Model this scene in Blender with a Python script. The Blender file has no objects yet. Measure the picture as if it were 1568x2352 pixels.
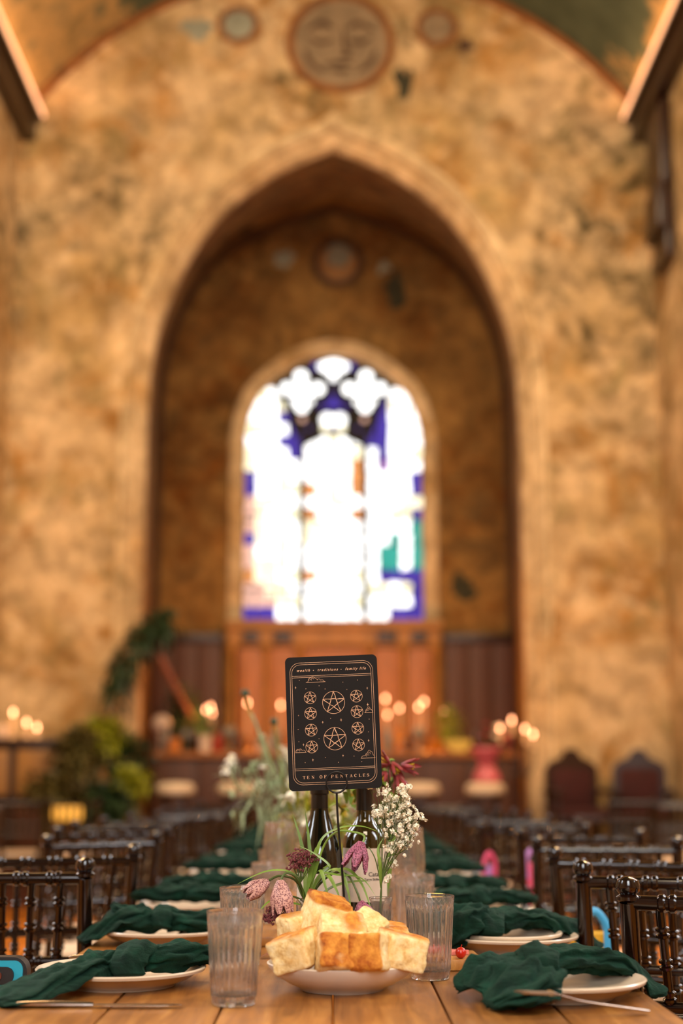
import bpy, bmesh, math, random
from mathutils import Vector, Matrix, noise
from math import sin, cos, pi, radians, sqrt, atan2, exp

S = bpy.context.scene
COL = S.collection
# ------------------------------------------------------------------ camera
PITCH = radians(10.64); YAW = math.atan(19/3267.0); FPX = 3267.0
CAM = Vector((0, 0, 1.06))
cd = bpy.data.cameras.new('camera'); cam = bpy.data.objects.new('camera', cd); COL.objects.link(cam)
cam.location = CAM
cam.rotation_euler = (pi/2 + PITCH, 0, -YAW)
cd.sensor_fit = 'VERTICAL'; cd.sensor_height = 36; cd.sensor_width = 24
cd.lens = 36*FPX/2352.0
cd.clip_start = 0.05; cd.clip_end = 200
cd.dof.use_dof = True; cd.dof.focus_distance = 2.29; cd.dof.aperture_fstop = 2.0
S.camera = cam
# ------------------------------------------------------------------ world, exposure
W = bpy.data.worlds.new('world'); S.world = W; W.use_nodes = True
W.node_tree.nodes['Background'].inputs[0].default_value = (0.55, 0.65, 0.8, 1)
W.node_tree.nodes['Background'].inputs[1].default_value = 0.4
S.view_settings.view_transform = 'Standard'; S.view_settings.look = 'None'
S.view_settings.exposure = 0.0; S.view_settings.gamma = 1.0; S.view_settings.use_curve_mapping = False
S.cycles.use_denoising = True
S.cycles.max_bounces = 8; S.cycles.use_adaptive_sampling = True; S.cycles.adaptive_threshold = 0.02; S.cycles.diffuse_bounces = 3; S.cycles.glossy_bounces = 3
S.cycles.transmission_bounces = 7; S.cycles.transparent_max_bounces = 12
S.cycles.caustics_reflective = False; S.cycles.caustics_refractive = False
S.cycles.sample_clamp_indirect = 4.0

def look(loc, target):
    return (Vector(target) - Vector(loc)).to_track_quat('-Z', 'Y').to_euler()
def area_light(name, loc, target, size, power, color, size_y=None):
    l = bpy.data.lights.new(name, 'AREA'); l.energy = power; l.color = color; l.size = size
    if size_y: l.shape = 'RECTANGLE'; l.size_y = size_y
    o = bpy.data.objects.new(name, l); COL.objects.link(o); o.location = loc; o.rotation_euler = look(loc, target)
    return o
def point_light(name, loc, power, color, radius=0.05):
    l = bpy.data.lights.new(name, 'POINT'); l.energy = power; l.color = color; l.shadow_soft_size = radius
    o = bpy.data.objects.new(name, l); COL.objects.link(o); o.location = loc
    return o
WARM = (1.0, 0.80, 0.54); AMBER = (1.0, 0.62, 0.28); DAY = (1.0, 0.93, 0.86)
# added warm fills without any fixture, and daylight of the side windows
area_light('wall_fill', (-1.7, 8.9, 7.7), (-2.0, 14, 3.6), 1.2, 190, WARM)  # added to brighten the arch wall, no lamp stands here
area_light('wall_fill', (1.7, 8.9, 7.7), (2.2, 14, 3.4), 1.2, 190, WARM)
for sx in (-1, 1):
    area_light('cornice_wash', (sx*3.14, 9.0, 7.96), (sx*2.7, 9.0, 9.5), 0.12, 55, (1.0, 0.46, 0.18), 9.6).rotation_euler = (pi, sx*radians(-14), 0)
area_light('warm_fill', (0.2, -0.4, 4.6), (0, 2.4, 0.7), 1.4, 105, WARM)  # added warm key for the foreground table
area_light('daylight_fill', (0.0, -3.02, 3.0), (0, 2.4, 0.8), 2.0, 105, (1.0, 0.93, 0.84), 2.6)  # added frontal fill, at the invented window behind the camera
area_light('warm_fill', (-2.4, 7.5, 5.6), (-1.2, 9.0, 0), 1.0, 140, AMBER)  # added amber fills that brighten the floor
area_light('warm_fill', (2.4, 7.5, 5.6), (1.2, 9.0, 0), 1.0, 140, AMBER)
for sx in (-1, 1):
    for wy in (1.2, 4.2, 7.2):
        area_light('daylight_fill', (sx*3.12, wy, 3.3), (0, wy, 1.6), 0.8, 50, (0.95, 0.96, 1.0), 2.4)

# ------------------------------------------------------------------ helpers
def sl(c): return c/12.92 if c <= .04045 else ((c+.055)/1.055)**2.4
def hexc(h):
    h = h.lstrip('#'); return tuple(sl(int(h[i:i+2], 16)/255) for i in (0, 2, 4)) + (1.0,)
def at(px, py, Y):
    """point at depth Y that lies on the sight line of a photograph pixel"""
    f = Vector((sin(YAW)*cos(PITCH), cos(YAW)*cos(PITCH), sin(PITCH)))
    r = f.cross(Vector((0, 0, 1))).normalized(); u = r.cross(f)
    d = f + r*((px-784)/FPX) - u*((py-1176)/FPX)
    return CAM + d*(Y/d.y)

def new_mat(name):
    m = bpy.data.materials.new(name); m.use_nodes = True
    nt = m.node_tree; b = nt.nodes['Principled BSDF']
    return m, nt, b
def setin(b, **k):
    for n, v in k.items(): b.inputs[n.replace('_', ' ')].default_value = v
def ramp(nt, stops):
    r = nt.nodes.new('ShaderNodeValToRGB'); e = r.color_ramp.elements
    e[0].position, e[0].color = stops[0]; e[1].position, e[1].color = stops[-1]
    for p, c in stops[1:-1]:
        q = e.new(p); q.color = c
    return r
def tex_noise(nt, scale, detail=4, rough=.55, coord='Object', stretch=None, dist=0):
    tc = nt.nodes.new('ShaderNodeTexCoord'); n = nt.nodes.new('ShaderNodeTexNoise')
    n.inputs['Scale'].default_value = scale; n.inputs['Detail'].default_value = detail
    n.inputs['Roughness'].default_value = rough; n.inputs['Distortion'].default_value = dist
    if stretch:
        mp = nt.nodes.new('ShaderNodeMapping'); mp.inputs['Scale'].default_value = stretch
        nt.links.new(tc.outputs[coord], mp.inputs['Vector']); nt.links.new(mp.outputs[0], n.inputs['Vector'])
    else: nt.links.new(tc.outputs[coord], n.inputs['Vector'])
    return n
def add_bump(nt, b, h, strength=.3, dist=.01):
    bp = nt.nodes.new('ShaderNodeBump'); bp.inputs['Strength'].default_value = strength; bp.inputs['Distance'].default_value = dist
    nt.links.new(h, bp.inputs['Height']); nt.links.new(bp.outputs[0], b.inputs['Normal'])
def mix_col(nt, fac, a, b, mode='MIX'):
    m = nt.nodes.new('ShaderNodeMix'); m.data_type = 'RGBA'; m.blend_type = mode
    for sock, v in ((m.inputs[0], fac), (m.inputs[6], a), (m.inputs[7], b)):
        if hasattr(v, 'links'): nt.links.new(v, sock)
        else: sock.default_value = v
    return m.outputs[2]
def simple(name, c, rough=.5, var=.25, scale=12, metallic=0, bump=.15, bdist=.003, spec=.5, stretch=None, coat=0):
    m, nt, b = new_mat(name); c = hexc(c)
    n = tex_noise(nt, scale, stretch=stretch)
    lo = tuple(x*(1-var) for x in c[:3])+(1,); hi = tuple(min(1, x*(1+var)) for x in c[:3])+(1,)
    r = ramp(nt, [(.3, lo), (.7, hi)]); nt.links.new(n.outputs['Fac'], r.inputs[0]); nt.links.new(r.outputs[0], b.inputs['Base Color'])
    setin(b, Roughness=rough, Metallic=metallic); b.inputs['Specular IOR Level'].default_value = spec
    b.inputs['Coat Weight'].default_value = coat; b.inputs['Coat Roughness'].default_value = .08
    if bump: add_bump(nt, b, n.outputs['Fac'], bump, bdist)
    return m
def emis(name, c, s):
    m, nt, b = new_mat(name); setin(b, Roughness=.6)
    n = tex_noise(nt, 6); r = ramp(nt, [(.2, tuple(x*.85 for x in c[:3])+(1,)), (.8, tuple(c[:3])+(1,))])
    nt.links.new(n.outputs['Fac'], r.inputs[0]); nt.links.new(r.outputs[0], b.inputs['Emission Color'])
    b.inputs['Base Color'].default_value = (.02, .02, .02, 1); b.inputs['Emission Strength'].default_value = s
    return m
def glass(name, c=(1, 1, 1, 1), clear=.3, ior=1.45, rough=.0, glare=.02):
    m, nt, b = new_mat(name); nt.nodes.remove(b); out = nt.nodes['Material Output']
    g = nt.nodes.new('ShaderNodeBsdfGlass'); g.inputs['Color'].default_value = c; g.inputs['IOR'].default_value = ior; g.inputs['Roughness'].default_value = rough
    t = nt.nodes.new('ShaderNodeBsdfTransparent'); t.inputs['Color'].default_value = c
    x = nt.nodes.new('ShaderNodeMixShader'); x.inputs[0].default_value = clear
    nt.links.new(g.outputs[0], x.inputs[1]); nt.links.new(t.outputs[0], x.inputs[2])
    d = nt.nodes.new('ShaderNodeBsdfDiffuse'); d.inputs['Color'].default_value = (.85, .82, .8, 1)  # white diffuse veil stands in for bright reflections in the glass
    y = nt.nodes.new('ShaderNodeMixShader'); y.inputs[0].default_value = glare
    nt.links.new(x.outputs[0], y.inputs[1]); nt.links.new(d.outputs[0], y.inputs[2]); nt.links.new(y.outputs[0], out.inputs[0])
    return m

class MB:
    def __init__(s): s.v = []; s.f = []
    def add(s, vs, fs):
        o = len(s.v); s.v += [tuple(v) for v in vs]; s.f += [tuple(i+o for i in f) for f in fs]; return s
    def box(s, x0, x1, y0, y1, z0, z1, M=None):
        vs = [Vector((x, y, z)) for z in (z0, z1) for y in (y0, y1) for x in (x0, x1)]
        if M: vs = [M @ v for v in vs]
        return s.add(vs, [(0, 2, 3, 1), (4, 5, 7, 6), (0, 1, 5, 4), (2, 6, 7, 3), (0, 4, 6, 2), (1, 3, 7, 5)])
    def bbox(s, x0, x1, y0, y1, z0, z1, b=.003, M=None):
        """box with chamfered edges"""
        bm = bmesh.new(); bmesh.ops.create_cube(bm, size=1)
        for v in bm.verts: v.co = Vector(((x0+x1)/2+v.co.x*(x1-x0), (y0+y1)/2+v.co.y*(y1-y0), (z0+z1)/2+v.co.z*(z1-z0)))
        bmesh.ops.bevel(bm, geom=bm.edges[:], offset=b, segments=2, affect='EDGES', profile=.6)
        bm.verts.index_update()
        vs = [(M @ v.co) if M else v.co.copy() for v in bm.verts]; fs = [[v.index for v in f.verts] for f in bm.faces]; bm.free()
        return s.add(vs, fs)
    def lathe(s, prof, seg=32, M=None, rmod=None):
        vs = []; fs = []; n = len(prof)
        for (r, z) in prof:
            for j in range(seg):
                a = 2*pi*j/seg; rr = r*(rmod(a, z) if rmod else 1)
                v = Vector((rr*cos(a), rr*sin(a), z)); vs.append((M @ v) if M else v)
        for i in range(n-1):
            for j in range(seg):
                k = (j+1) % seg
                fs.append((i*seg+j, i*seg+k, (i+1)*seg+k, (i+1)*seg+j))
        if prof[0][0] > 1e-6: fs.append(tuple(range(seg-1, -1, -1)))
        if prof[-1][0] > 1e-6: fs.append(tuple((n-1)*seg+j for j in range(seg)))
        return s.add(vs, fs)
    def tube(s, pts, rad, seg=8, sq=None):
        """loft circles (or ellipses sq=(w,h)) along points"""
        pts = [Vector(p) for p in pts]; n = len(pts)
        if not hasattr(rad, '__len__'): rad = [rad]*n
        vs = []; fs = []
        T = [(pts[min(i+1, n-1)]-pts[max(i-1, 0)]).normalized() for i in range(n)]
        up = Vector((0, 0, 1)) if abs(T[0].z) < .9 else Vector((1, 0, 0))
        N = (up - T[0]*up.dot(T[0])).normalized()
        for i in range(n):
            N = (N - T[i]*N.dot(T[i])).normalized(); B = T[i].cross(N)
            for j in range(seg):
                a = 2*pi*j/seg
                w, h = sq if sq else (1, 1)
                vs.append(pts[i] + (N*cos(a)*h + B*sin(a)*w)*rad[i])
        for i in range(n-1):
            for j in range(seg):
                k = (j+1) % seg; fs.append((i*seg+j, i*seg+k, (i+1)*seg+k, (i+1)*seg+j))
        fs.append(tuple(range(seg-1, -1, -1))); fs.append(tuple((n-1)*seg+j for j in range(seg)))
        return s.add(vs, fs)
    def ribbon(s, pts, w, up=(0, 0, 1), fold=.0):
        """leaf blade with a raised midrib fold"""
        pts = [Vector(p) for p in pts]; n = len(pts)
        if not hasattr(w, '__len__'): w = [w*max(.08, sin(pi*(.08+.92*(i/(n-1))**.8))) for i in range(n)]
        vs = []; fs = []
        for i in range(n):
            t = (pts[min(i+1, n-1)]-pts[max(i-1, 0)]).normalized(); b = t.cross(Vector(up))
            if b.length < .05: b = t.cross(Vector((1, 0, 0)))
            b.normalize(); c = b.cross(t)
            vs += [pts[i]-b*w[i]+c*w[i]*fold, pts[i], pts[i]+b*w[i]+c*w[i]*fold]
        for i in range(n-1):
            o = i*3; fs += [(o, o+1, o+4, o+3), (o+1, o+2, o+5, o+4)]
        return s.add(vs, fs)
    def sphere(s, c, r, u=10, v=7, sc=(1, 1, 1)):
        prof = [(sin(pi*i/v), -cos(pi*i/v)) for i in range(v+1)]; prof[0] = (1e-4, -1); prof[-1] = (1e-4, 1)
        M = Matrix.Translation(Vector(c)) @ Matrix.Diagonal((r*sc[0], r*sc[1], r*sc[2], 1))
        return s.lathe(prof, u, M)
    def mesh(s, name, mat, smooth=True, sharp=40):
        me = bpy.data.meshes.new(name); me.from_pydata(s.v, [], s.f); me.update()
        mats = mat if isinstance(mat, (list, tuple)) else [mat]
        for m in mats: me.materials.append(m)
        if smooth:
            me.shade_smooth(); me.set_sharp_from_angle(angle=radians(sharp))
        return me
    def obj(s, name, mat, parent=None, smooth=True, sharp=40, loc=None):
        return link(name, s.mesh(name, mat, smooth, sharp), parent, loc)
def link(name, data, parent=None, loc=None, rot=None):
    o = bpy.data.objects.new(name, data); COL.objects.link(o)
    if parent: o.parent = parent
    if loc is not None: o.location = loc
    if rot is not None: o.rotation_euler = rot
    return o
def tag(o, label=None, cat=None, group=None, kind=None):
    if label: o['label'] = label
    if cat: o['category'] = cat
    if group: o['group'] = group
    if kind: o['kind'] = kind
    return o
def thing(name, label, cat, loc=(0, 0, 0), rz=0, group=None):
    o = bpy.data.objects.new(name, None); COL.objects.link(o); o.location = loc; o.rotation_euler = (0, 0, rz)
    o.empty_display_size = .05
    return tag(o, label, cat, group)
KIDS = {}
def copy_tree(o, parent=None):
    c = o.copy(); COL.objects.link(c)
    if parent: c.parent = parent
    for ch in list(o.children): copy_tree(ch, c)
    return c
def place(o, loc, rz=0, label=None, group=None):
    o.location = loc; o.rotation_euler = (0, 0, rz)
    if label: o['label'] = label
    if group: o['group'] = group
    return o
def catmull(P, n=8):
    P = [Vector(p) for p in P]; out = []
    for i in range(len(P)-1):
        a, b, c, d = P[max(i-1, 0)], P[i], P[i+1], P[min(i+2, len(P)-1)]
        for k in range(n):
            t = k/n
            out.append(.5*((2*b)+(c-a)*t+(2*a-5*b+4*c-d)*t*t+(3*b-a-3*c+d)*t**3))
    out.append(P[-1]); return out
ORD = 'first second third fourth fifth sixth seventh eighth ninth tenth eleventh twelfth thirteenth fourteenth fifteenth sixteenth seventeenth eighteenth nineteenth twentieth'.split()

# ------------------------------------------------------------------ materials
def plaster(name, base, light, ochre, dark, dark_amt=.5, seed=0, grey='#8f7a52'):
    m, nt, b = new_mat(name)
    def N(sc, det=6, ro=.6, off=0, dist=.3):
        tc = nt.nodes.new('ShaderNodeTexCoord'); mp = nt.nodes.new('ShaderNodeMapping')
        mp.inputs['Location'].default_value = (seed+off, off*1.7, seed*2+off); n = nt.nodes.new('ShaderNodeTexNoise')
        n.inputs['Scale'].default_value = sc; n.inputs['Detail'].default_value = det; n.inputs['Roughness'].default_value = ro; n.inputs['Distortion'].default_value = dist
        nt.links.new(tc.outputs['Object'], mp.inputs[0]); nt.links.new(mp.outputs[0], n.inputs['Vector']); return n.outputs['Fac']
    def R(src, a, bb):
        r = ramp(nt, [(a, (0, 0, 0, 1)), (bb, (1, 1, 1, 1))]); nt.links.new(src, r.inputs[0]); return r.outputs[0]
    c = mix_col(nt, R(N(.8), .40, .60), hexc(base), hexc(light))
    c = mix_col(nt, R(N(1.1, 7, .65, off=11, dist=.8), .50, .64), c, hexc(ochre))
    c = mix_col(nt, R(N(3.1, 7, .7, off=23, dist=.5), .50, .66), c, hexc(light))
    c = mix_col(nt, R(N(2.2, 6, .7, off=47, dist=1.0), .54, .70), c, hexc(grey))
    fine = R(N(3.0, 8, .74, off=5, dist=.5), .45, .62); big = R(N(.5, 4, .55, off=31), .42, .64)
    mu = nt.nodes.new('ShaderNodeMath'); mu.operation = 'MULTIPLY'; nt.links.new(fine, mu.inputs[0]); nt.links.new(big, mu.inputs[1])
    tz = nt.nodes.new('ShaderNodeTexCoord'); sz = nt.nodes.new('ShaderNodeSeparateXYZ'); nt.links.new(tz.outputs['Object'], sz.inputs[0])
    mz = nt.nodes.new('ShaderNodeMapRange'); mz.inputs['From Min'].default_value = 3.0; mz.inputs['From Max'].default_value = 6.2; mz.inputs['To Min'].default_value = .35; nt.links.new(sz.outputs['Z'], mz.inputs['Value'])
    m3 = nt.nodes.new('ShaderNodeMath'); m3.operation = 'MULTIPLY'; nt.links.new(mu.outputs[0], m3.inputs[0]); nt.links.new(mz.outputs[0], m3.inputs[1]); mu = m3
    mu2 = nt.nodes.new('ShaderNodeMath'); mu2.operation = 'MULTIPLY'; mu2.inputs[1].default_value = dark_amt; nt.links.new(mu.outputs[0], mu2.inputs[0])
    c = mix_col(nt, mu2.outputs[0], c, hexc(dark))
    for sc_, lo_, hi_, of_ in ((5.5, .66, 1.16, 61), (1.7, .78, 1.12, 71)):
        fm = ramp(nt, [(.36, (lo_, lo_*.98, lo_*.95, 1)), (.62, (hi_, hi_, hi_, 1))]); nt.links.new(N(sc_, 8, .7, off=of_, dist=.4), fm.inputs[0])
        c = mix_col(nt, 1.0, c, fm.outputs[0], 'MULTIPLY')
    nt.links.new(c, b.inputs['Base Color']); setin(b, Roughness=.9); b.inputs['Specular IOR Level'].default_value = .2
    add_bump(nt, b, N(6, 8, .65, off=3), .35, .03)
    return m
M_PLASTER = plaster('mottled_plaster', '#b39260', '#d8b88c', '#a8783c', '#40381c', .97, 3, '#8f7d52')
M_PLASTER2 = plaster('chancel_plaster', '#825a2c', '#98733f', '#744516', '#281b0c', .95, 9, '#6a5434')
M_STONE = plaster('dressed_stone', '#cdae82', '#dcc096', '#c09a66', '#7a6030', .5, 17)
def vault_mat():
    m, nt, b = new_mat('flaking_painted_vault')
    tc = nt.nodes.new('ShaderNodeTexCoord'); sx = nt.nodes.new('ShaderNodeSeparateXYZ'); nt.links.new(tc.outputs['Object'], sx.inputs[0])
    n = tex_noise(nt, 1.3, 8, .66, dist=.4); n2 = tex_noise(nt, 3.2, 7, .66)
    a = nt.nodes.new('ShaderNodeMath'); a.operation = 'MULTIPLY_ADD'; a.inputs[1].default_value = 1.5; nt.links.new(n.outputs['Fac'], a.inputs[0]); ax = nt.nodes.new('ShaderNodeMath'); ax.operation = 'MULTIPLY_ADD'; ax.inputs[1].default_value = .13; nt.links.new(sx.outputs['X'], ax.inputs[0]); nt.links.new(sx.outputs['Z'], ax.inputs[2]); nt.links.new(ax.outputs[0], a.inputs[2])
    r = ramp(nt, [(.50, (0, 0, 0, 1)), (.52, (1, 1, 1, 1))])
    mr = nt.nodes.new('ShaderNodeMapRange'); mr.inputs['From Min'].default_value = 8.2; mr.inputs['From Max'].default_value = 10.6
    nt.links.new(a.outputs[0], mr.inputs['Value']); nt.links.new(mr.outputs[0], r.inputs[0])
    r2 = ramp(nt, [(.36, hexc('#7d6c42')), (.5, hexc('#b0905a')), (.64, hexc('#6f6848'))]); nt.links.new(n2.outputs['Fac'], r2.inputs[0])
    g = ramp(nt, [(.3, hexc('#37432f')), (.7, hexc('#55604a'))]); nt.links.new(n2.outputs['Fac'], g.inputs[0])
    c = mix_col(nt, r.outputs[0], r2.outputs[0], g.outputs[0]); nt.links.new(c, b.inputs['Base Color']); setin(b, Roughness=.9)
    add_bump(nt, b, n.outputs['Fac'], .4, .03); return m
M_VAULT = vault_mat()
M_DARKWOOD = simple('dark_stained_wood', '#2c160a', .35, .35, 9, stretch=(1, 6, 1))
M_CHAIR = simple('dark_lacquered_bamboo_wood', '#130603', .15, .35, 25, bump=.05, coat=.25)
def wood_table():
    m, nt, b = new_mat('waxed_pine')
    n = tex_noise(nt, 5, 7, .62, stretch=(7, .55, 7), dist=.8); n2 = tex_noise(nt, 3, 4, .6, stretch=(1.5, .8, 1))
    r = ramp(nt, [(.25, hexc('#6b3f16')), (.5, hexc('#a86e30')), (.75, hexc('#cc934c'))]); nt.links.new(n.outputs['Fac'], r.inputs[0])
    r2 = ramp(nt, [(.3, (.68, .62, .55, 1)), (.7, (1.1, 1.08, 1.05, 1))]); nt.links.new(n2.outputs['Fac'], r2.inputs[0])
    oi = nt.nodes.new('ShaderNodeObjectInfo'); r3 = ramp(nt, [(0, (.8, .8, .8, 1)), (1, (1.1, 1.1, 1.1, 1))]); nt.links.new(oi.outputs['Random'], r3.inputs[0])
    c = mix_col(nt, 1.0, r.outputs[0], r2.outputs[0], 'MULTIPLY'); c = mix_col(nt, 1.0, c, r3.outputs[0], 'MULTIPLY')
    nt.links.new(c, b.inputs['Base Color'])
    rr = ramp(nt, [(.3, (.28,)*3+(1,)), (.7, (.5,)*3+(1,))]); nt.links.new(n2.outputs['Fac'], rr.inputs[0]); nt.links.new(rr.outputs[0], b.inputs['Roughness'])
    add_bump(nt, b, n.outputs['Fac'], .25, .002); return m
M_TABLE = wood_table()
M_FLOOR = simple('polished_orange_floor', '#cc7a24', .32, .3, 3, stretch=(4, .4, 1))
M_CERAMIC = simple('cream_glazed_stoneware', '#d9c3a8', .22, .05, 8, bump=.03)
M_BOWL = simple('white_glazed_bowl', '#e2d2c0', .3, .04, 8, bump=.03)
M_STEEL = simple('brushed_steel', '#b8b0a8', .22, .1, 30, metallic=1, bump=.02)
M_GLASS = glass('clear_glass', (.995, .995, .995, 1), .14, glare=.035)
M_GLASS_FAR = glass('clear_glass_far', (.97, .96, .95, 1), .6)
M_BOTTLE = simple('dark_green_bottle_glass', '#0b0d06', .06, .3, 10, bump=0, coat=.5)
M_BOTTLE2 = simple('amber_olive_bottle_glass', '#2a2006', .06, .3, 10, bump=0, coat=.5)
M_CAPSULE = simple('black_foil_capsule', '#0d0a08', .3, .2, 30)
M_PAPER = simple('cream_label_paper', '#d8c7b2', .8, .06, 20, bump=.05)
M_INK = simple('dark_grey_ink', '#3a332c', .8, .05, 20, bump=0)
M_CARD = simple('black_card_stock', '#0d0704', .8, .08, 60, bump=.1, bdist=.0005, spec=.3)
M_PRINT = simple('pale_gold_print', '#cfa27e', .7, .05, 60, bump=0)
M_WIRE = simple('black_wire', '#0b0705', .45, .2, 40, metallic=.3)
def cloth_mat():
    m, nt, b = new_mat('forest_green_gauze')
    n = tex_noise(nt, 26, 5, .6); w = tex_noise(nt, 420, 2, .5); n3 = tex_noise(nt, 60, 5, .65, stretch=(.4, 2.2, 2.2))
    r = ramp(nt, [(.3, hexc('#03120b')), (.58, hexc('#082518')), (.85, hexc('#103f2e'))]); nt.links.new(n.outputs['Fac'], r.inputs[0])
    nt.links.new(r.outputs[0], b.inputs['Base Color']); setin(b, Roughness=.85)
    b.inputs['Sheen Weight'].default_value = .14; b.inputs['Sheen Tint'].default_value = hexc('#4f9f82'); b.inputs['Sheen Roughness'].default_value = .5
    b.inputs['Specular IOR Level'].default_value = .15
    ad = nt.nodes.new('ShaderNodeMath'); ad.operation = 'MULTIPLY_ADD'; ad.inputs[1].default_value = .25
    nt.links.new(w.outputs['Fac'], ad.inputs[0]); nt.links.new(n3.outputs['Fac'], ad.inputs[2])
    add_bump(nt, b, ad.outputs[0], .7, .006); return m
M_CLOTH = cloth_mat()
def bread_mat():
    m, nt, b = new_mat('focaccia')
    tc = nt.nodes.new('ShaderNodeTexCoord'); sx = nt.nodes.new('ShaderNodeSeparateXYZ'); nt.links.new(tc.outputs['Object'], sx.inputs[0])
    n = tex_noise(nt, 28, 6, .65); n2 = tex_noise(nt, 70, 5, .7)
    # crust on the local top and bottom of each piece
    ab = nt.nodes.new('ShaderNodeMath'); ab.operation = 'ABSOLUTE'; nt.links.new(sx.outputs['Z'], ab.inputs[0])
    ad = nt.nodes.new('ShaderNodeMath'); ad.operation = 'MULTIPLY_ADD'; ad.inputs[1].default_value = .010; nt.links.new(n.outputs['Fac'], ad.inputs[0]); nt.links.new(ab.outputs[0], ad.inputs[2])
    mr = nt.nodes.new('ShaderNodeMapRange'); mr.inputs['From Min'].default_value = .0265; mr.inputs['From Max'].default_value = .0305
    nt.links.new(ad.outputs[0], mr.inputs['Value'])
    crust = ramp(nt, [(.33, hexc('#6a2c0a')), (.42, hexc('#a85c1a')), (.54, hexc('#cf8a34')), (.70, hexc('#e0a856'))]); nt.links.new(n.outputs['Fac'], crust.inputs[0])
    crumb = ramp(nt, [(.3, hexc('#d49e54')), (.5, hexc('#eecb8c')), (.75, hexc('#f6e2b4'))]); nt.links.new(n2.outputs['Fac'], crumb.inputs[0])
    c = mix_col(nt, mr.outputs[0], crumb.outputs[0], crust.outputs[0])
    v = nt.nodes.new('ShaderNodeTexVoronoi'); v.inputs['Scale'].default_value = 62; nt.links.new(tc.outputs['Object'], v.inputs['Vector'])
    dk = ramp(nt, [(.07, (.25, .12, .05, 1)), (.13, (1, 1, 1, 1))]); nt.links.new(v.outputs['Distance'], dk.inputs[0])
    vv = tex_noise(nt, 16, 2); gate = ramp(nt, [(.60, (0, 0, 0, 1)), (.64, (1, 1, 1, 1))]); nt.links.new(vv.outputs['Fac'], gate.inputs[0])
    spot = mix_col(nt, gate.outputs[0], (1, 1, 1, 1), dk.outputs[0])
    c = mix_col(nt, 1.0, c, spot, 'MULTIPLY')
    nt.links.new(c, b.inputs['Base Color']); setin(b, Roughness=.75); b.inputs['Specular IOR Level'].default_value = .25
    b.inputs['Subsurface Weight'].default_value = 0
    add_bump(nt, b, n2.outputs['Fac'], .6, .004); return m
M_BREAD = bread_mat()
M_LEAF = simple('grass_green_leaf', '#6f8a34', .45, .3, 30, bump=.1)
M_LEAF_D = simple('dark_green_leaf', '#24381a', .5, .35, 20, bump=.1)
M_LEAF_Y = simple('yellow_green_leaf', '#8a8c18', .5, .3, 20, bump=.1)
M_LEAF_B = simple('olive_brown_leaf', '#4f461a', .55, .35, 20, bump=.1)
M_LEAF_P = simple('pale_sage_leaf', '#8d9a72', .6, .3, 20, bump=.1)
M_STEM = simple('green_stem', '#4a5a22', .5, .3, 30, bump=.1)
def fritillary():
    m, nt, b = new_mat('chequered_petal')
    tc = nt.nodes.new('ShaderNodeTexCoord'); v = nt.nodes.new('ShaderNodeTexVoronoi'); v.inputs['Scale'].default_value = 420
    nt.links.new(tc.outputs['Object'], v.inputs['Vector'])
    r = ramp(nt, [(.3, hexc('#501426')), (.6, hexc('#a05870'))]); nt.links.new(v.outputs['Distance'], r.inputs[0])
    nt.links.new(r.outputs[0], b.inputs['Base Color']); setin(b, Roughness=.55)
    return m
M_FRIT = fritillary()
def fritillary_pale():
    m, nt, b = new_mat('pale_chequered_petal')
    tc = nt.nodes.new('ShaderNodeTexCoord'); v = nt.nodes.new('ShaderNodeTexVoronoi'); v.inputs['Scale'].default_value = 420
    nt.links.new(tc.outputs['Object'], v.inputs['Vector'])
    r = ramp(nt, [(.3, hexc('#6a3038')), (.6, hexc('#c49486'))]); nt.links.new(v.outputs['Distance'], r.inputs[0])
    nt.links.new(r.outputs[0], b.inputs['Base Color']); setin(b, Roughness=.55); return m
M_FRIT_P = fritillary_pale()
M_YELLOW = simple('yellow_anther', '#c8a21e', .5, .2, 50, bump=0)
M_WHITEFL = simple('ivory_blossom', '#f2ead2', .7, .06, 200, bump=0)
M_DARKFL = simple('dusky_maroon_floret', '#6a2f30', .7, .4, 200, bump=0)
M_REDFL = simple('dusky_red_petal', '#8a2e2e', .6, .45, 60, bump=.1)
M_PINKFL = simple('pink_petal', '#d87a8c', .6, .3, 40, bump=.1)
M_WAX = simple('ivory_candle_wax', '#d8b48c', .5, .05, 20, bump=.03)
M_FLAME = emis('candle_flame', (1.0, .38, .17), 16)
M_LED = emis('warm_led_strip', (1.0, .44, .20), 3.2)
M_BRASS = simple('aged_brass', '#7a5a22', .35, .3, 20, metallic=1)
M_IVORY = simple('ivory_cushion', '#d8bfa0', .85, .06, 20)
M_ORANGEWOOD = simple('orange_oak', '#9a5a20', .45, .3, 6, stretch=(6, 6, .6))
M_BROWNWOOD = simple('red_brown_panelling', '#4c2406', .55, .3, 6, stretch=(6, 6, .6))
M_TAN = simple('tan_veneer', '#9a6c34', .5, .25, 5)
M_REDVELVET = simple('wine_red_velvet', '#3c0e08', .85, .25, 14)
M_PINK = simple('pink_glaze', '#c05a64', .35, .25, 6)
M_TERRA = simple('terracotta', '#a0602c', .7, .25, 10)

M_RIM = simple('rust_brown_painted_ring', '#7c4a1c', .9, .3, 6)
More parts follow.
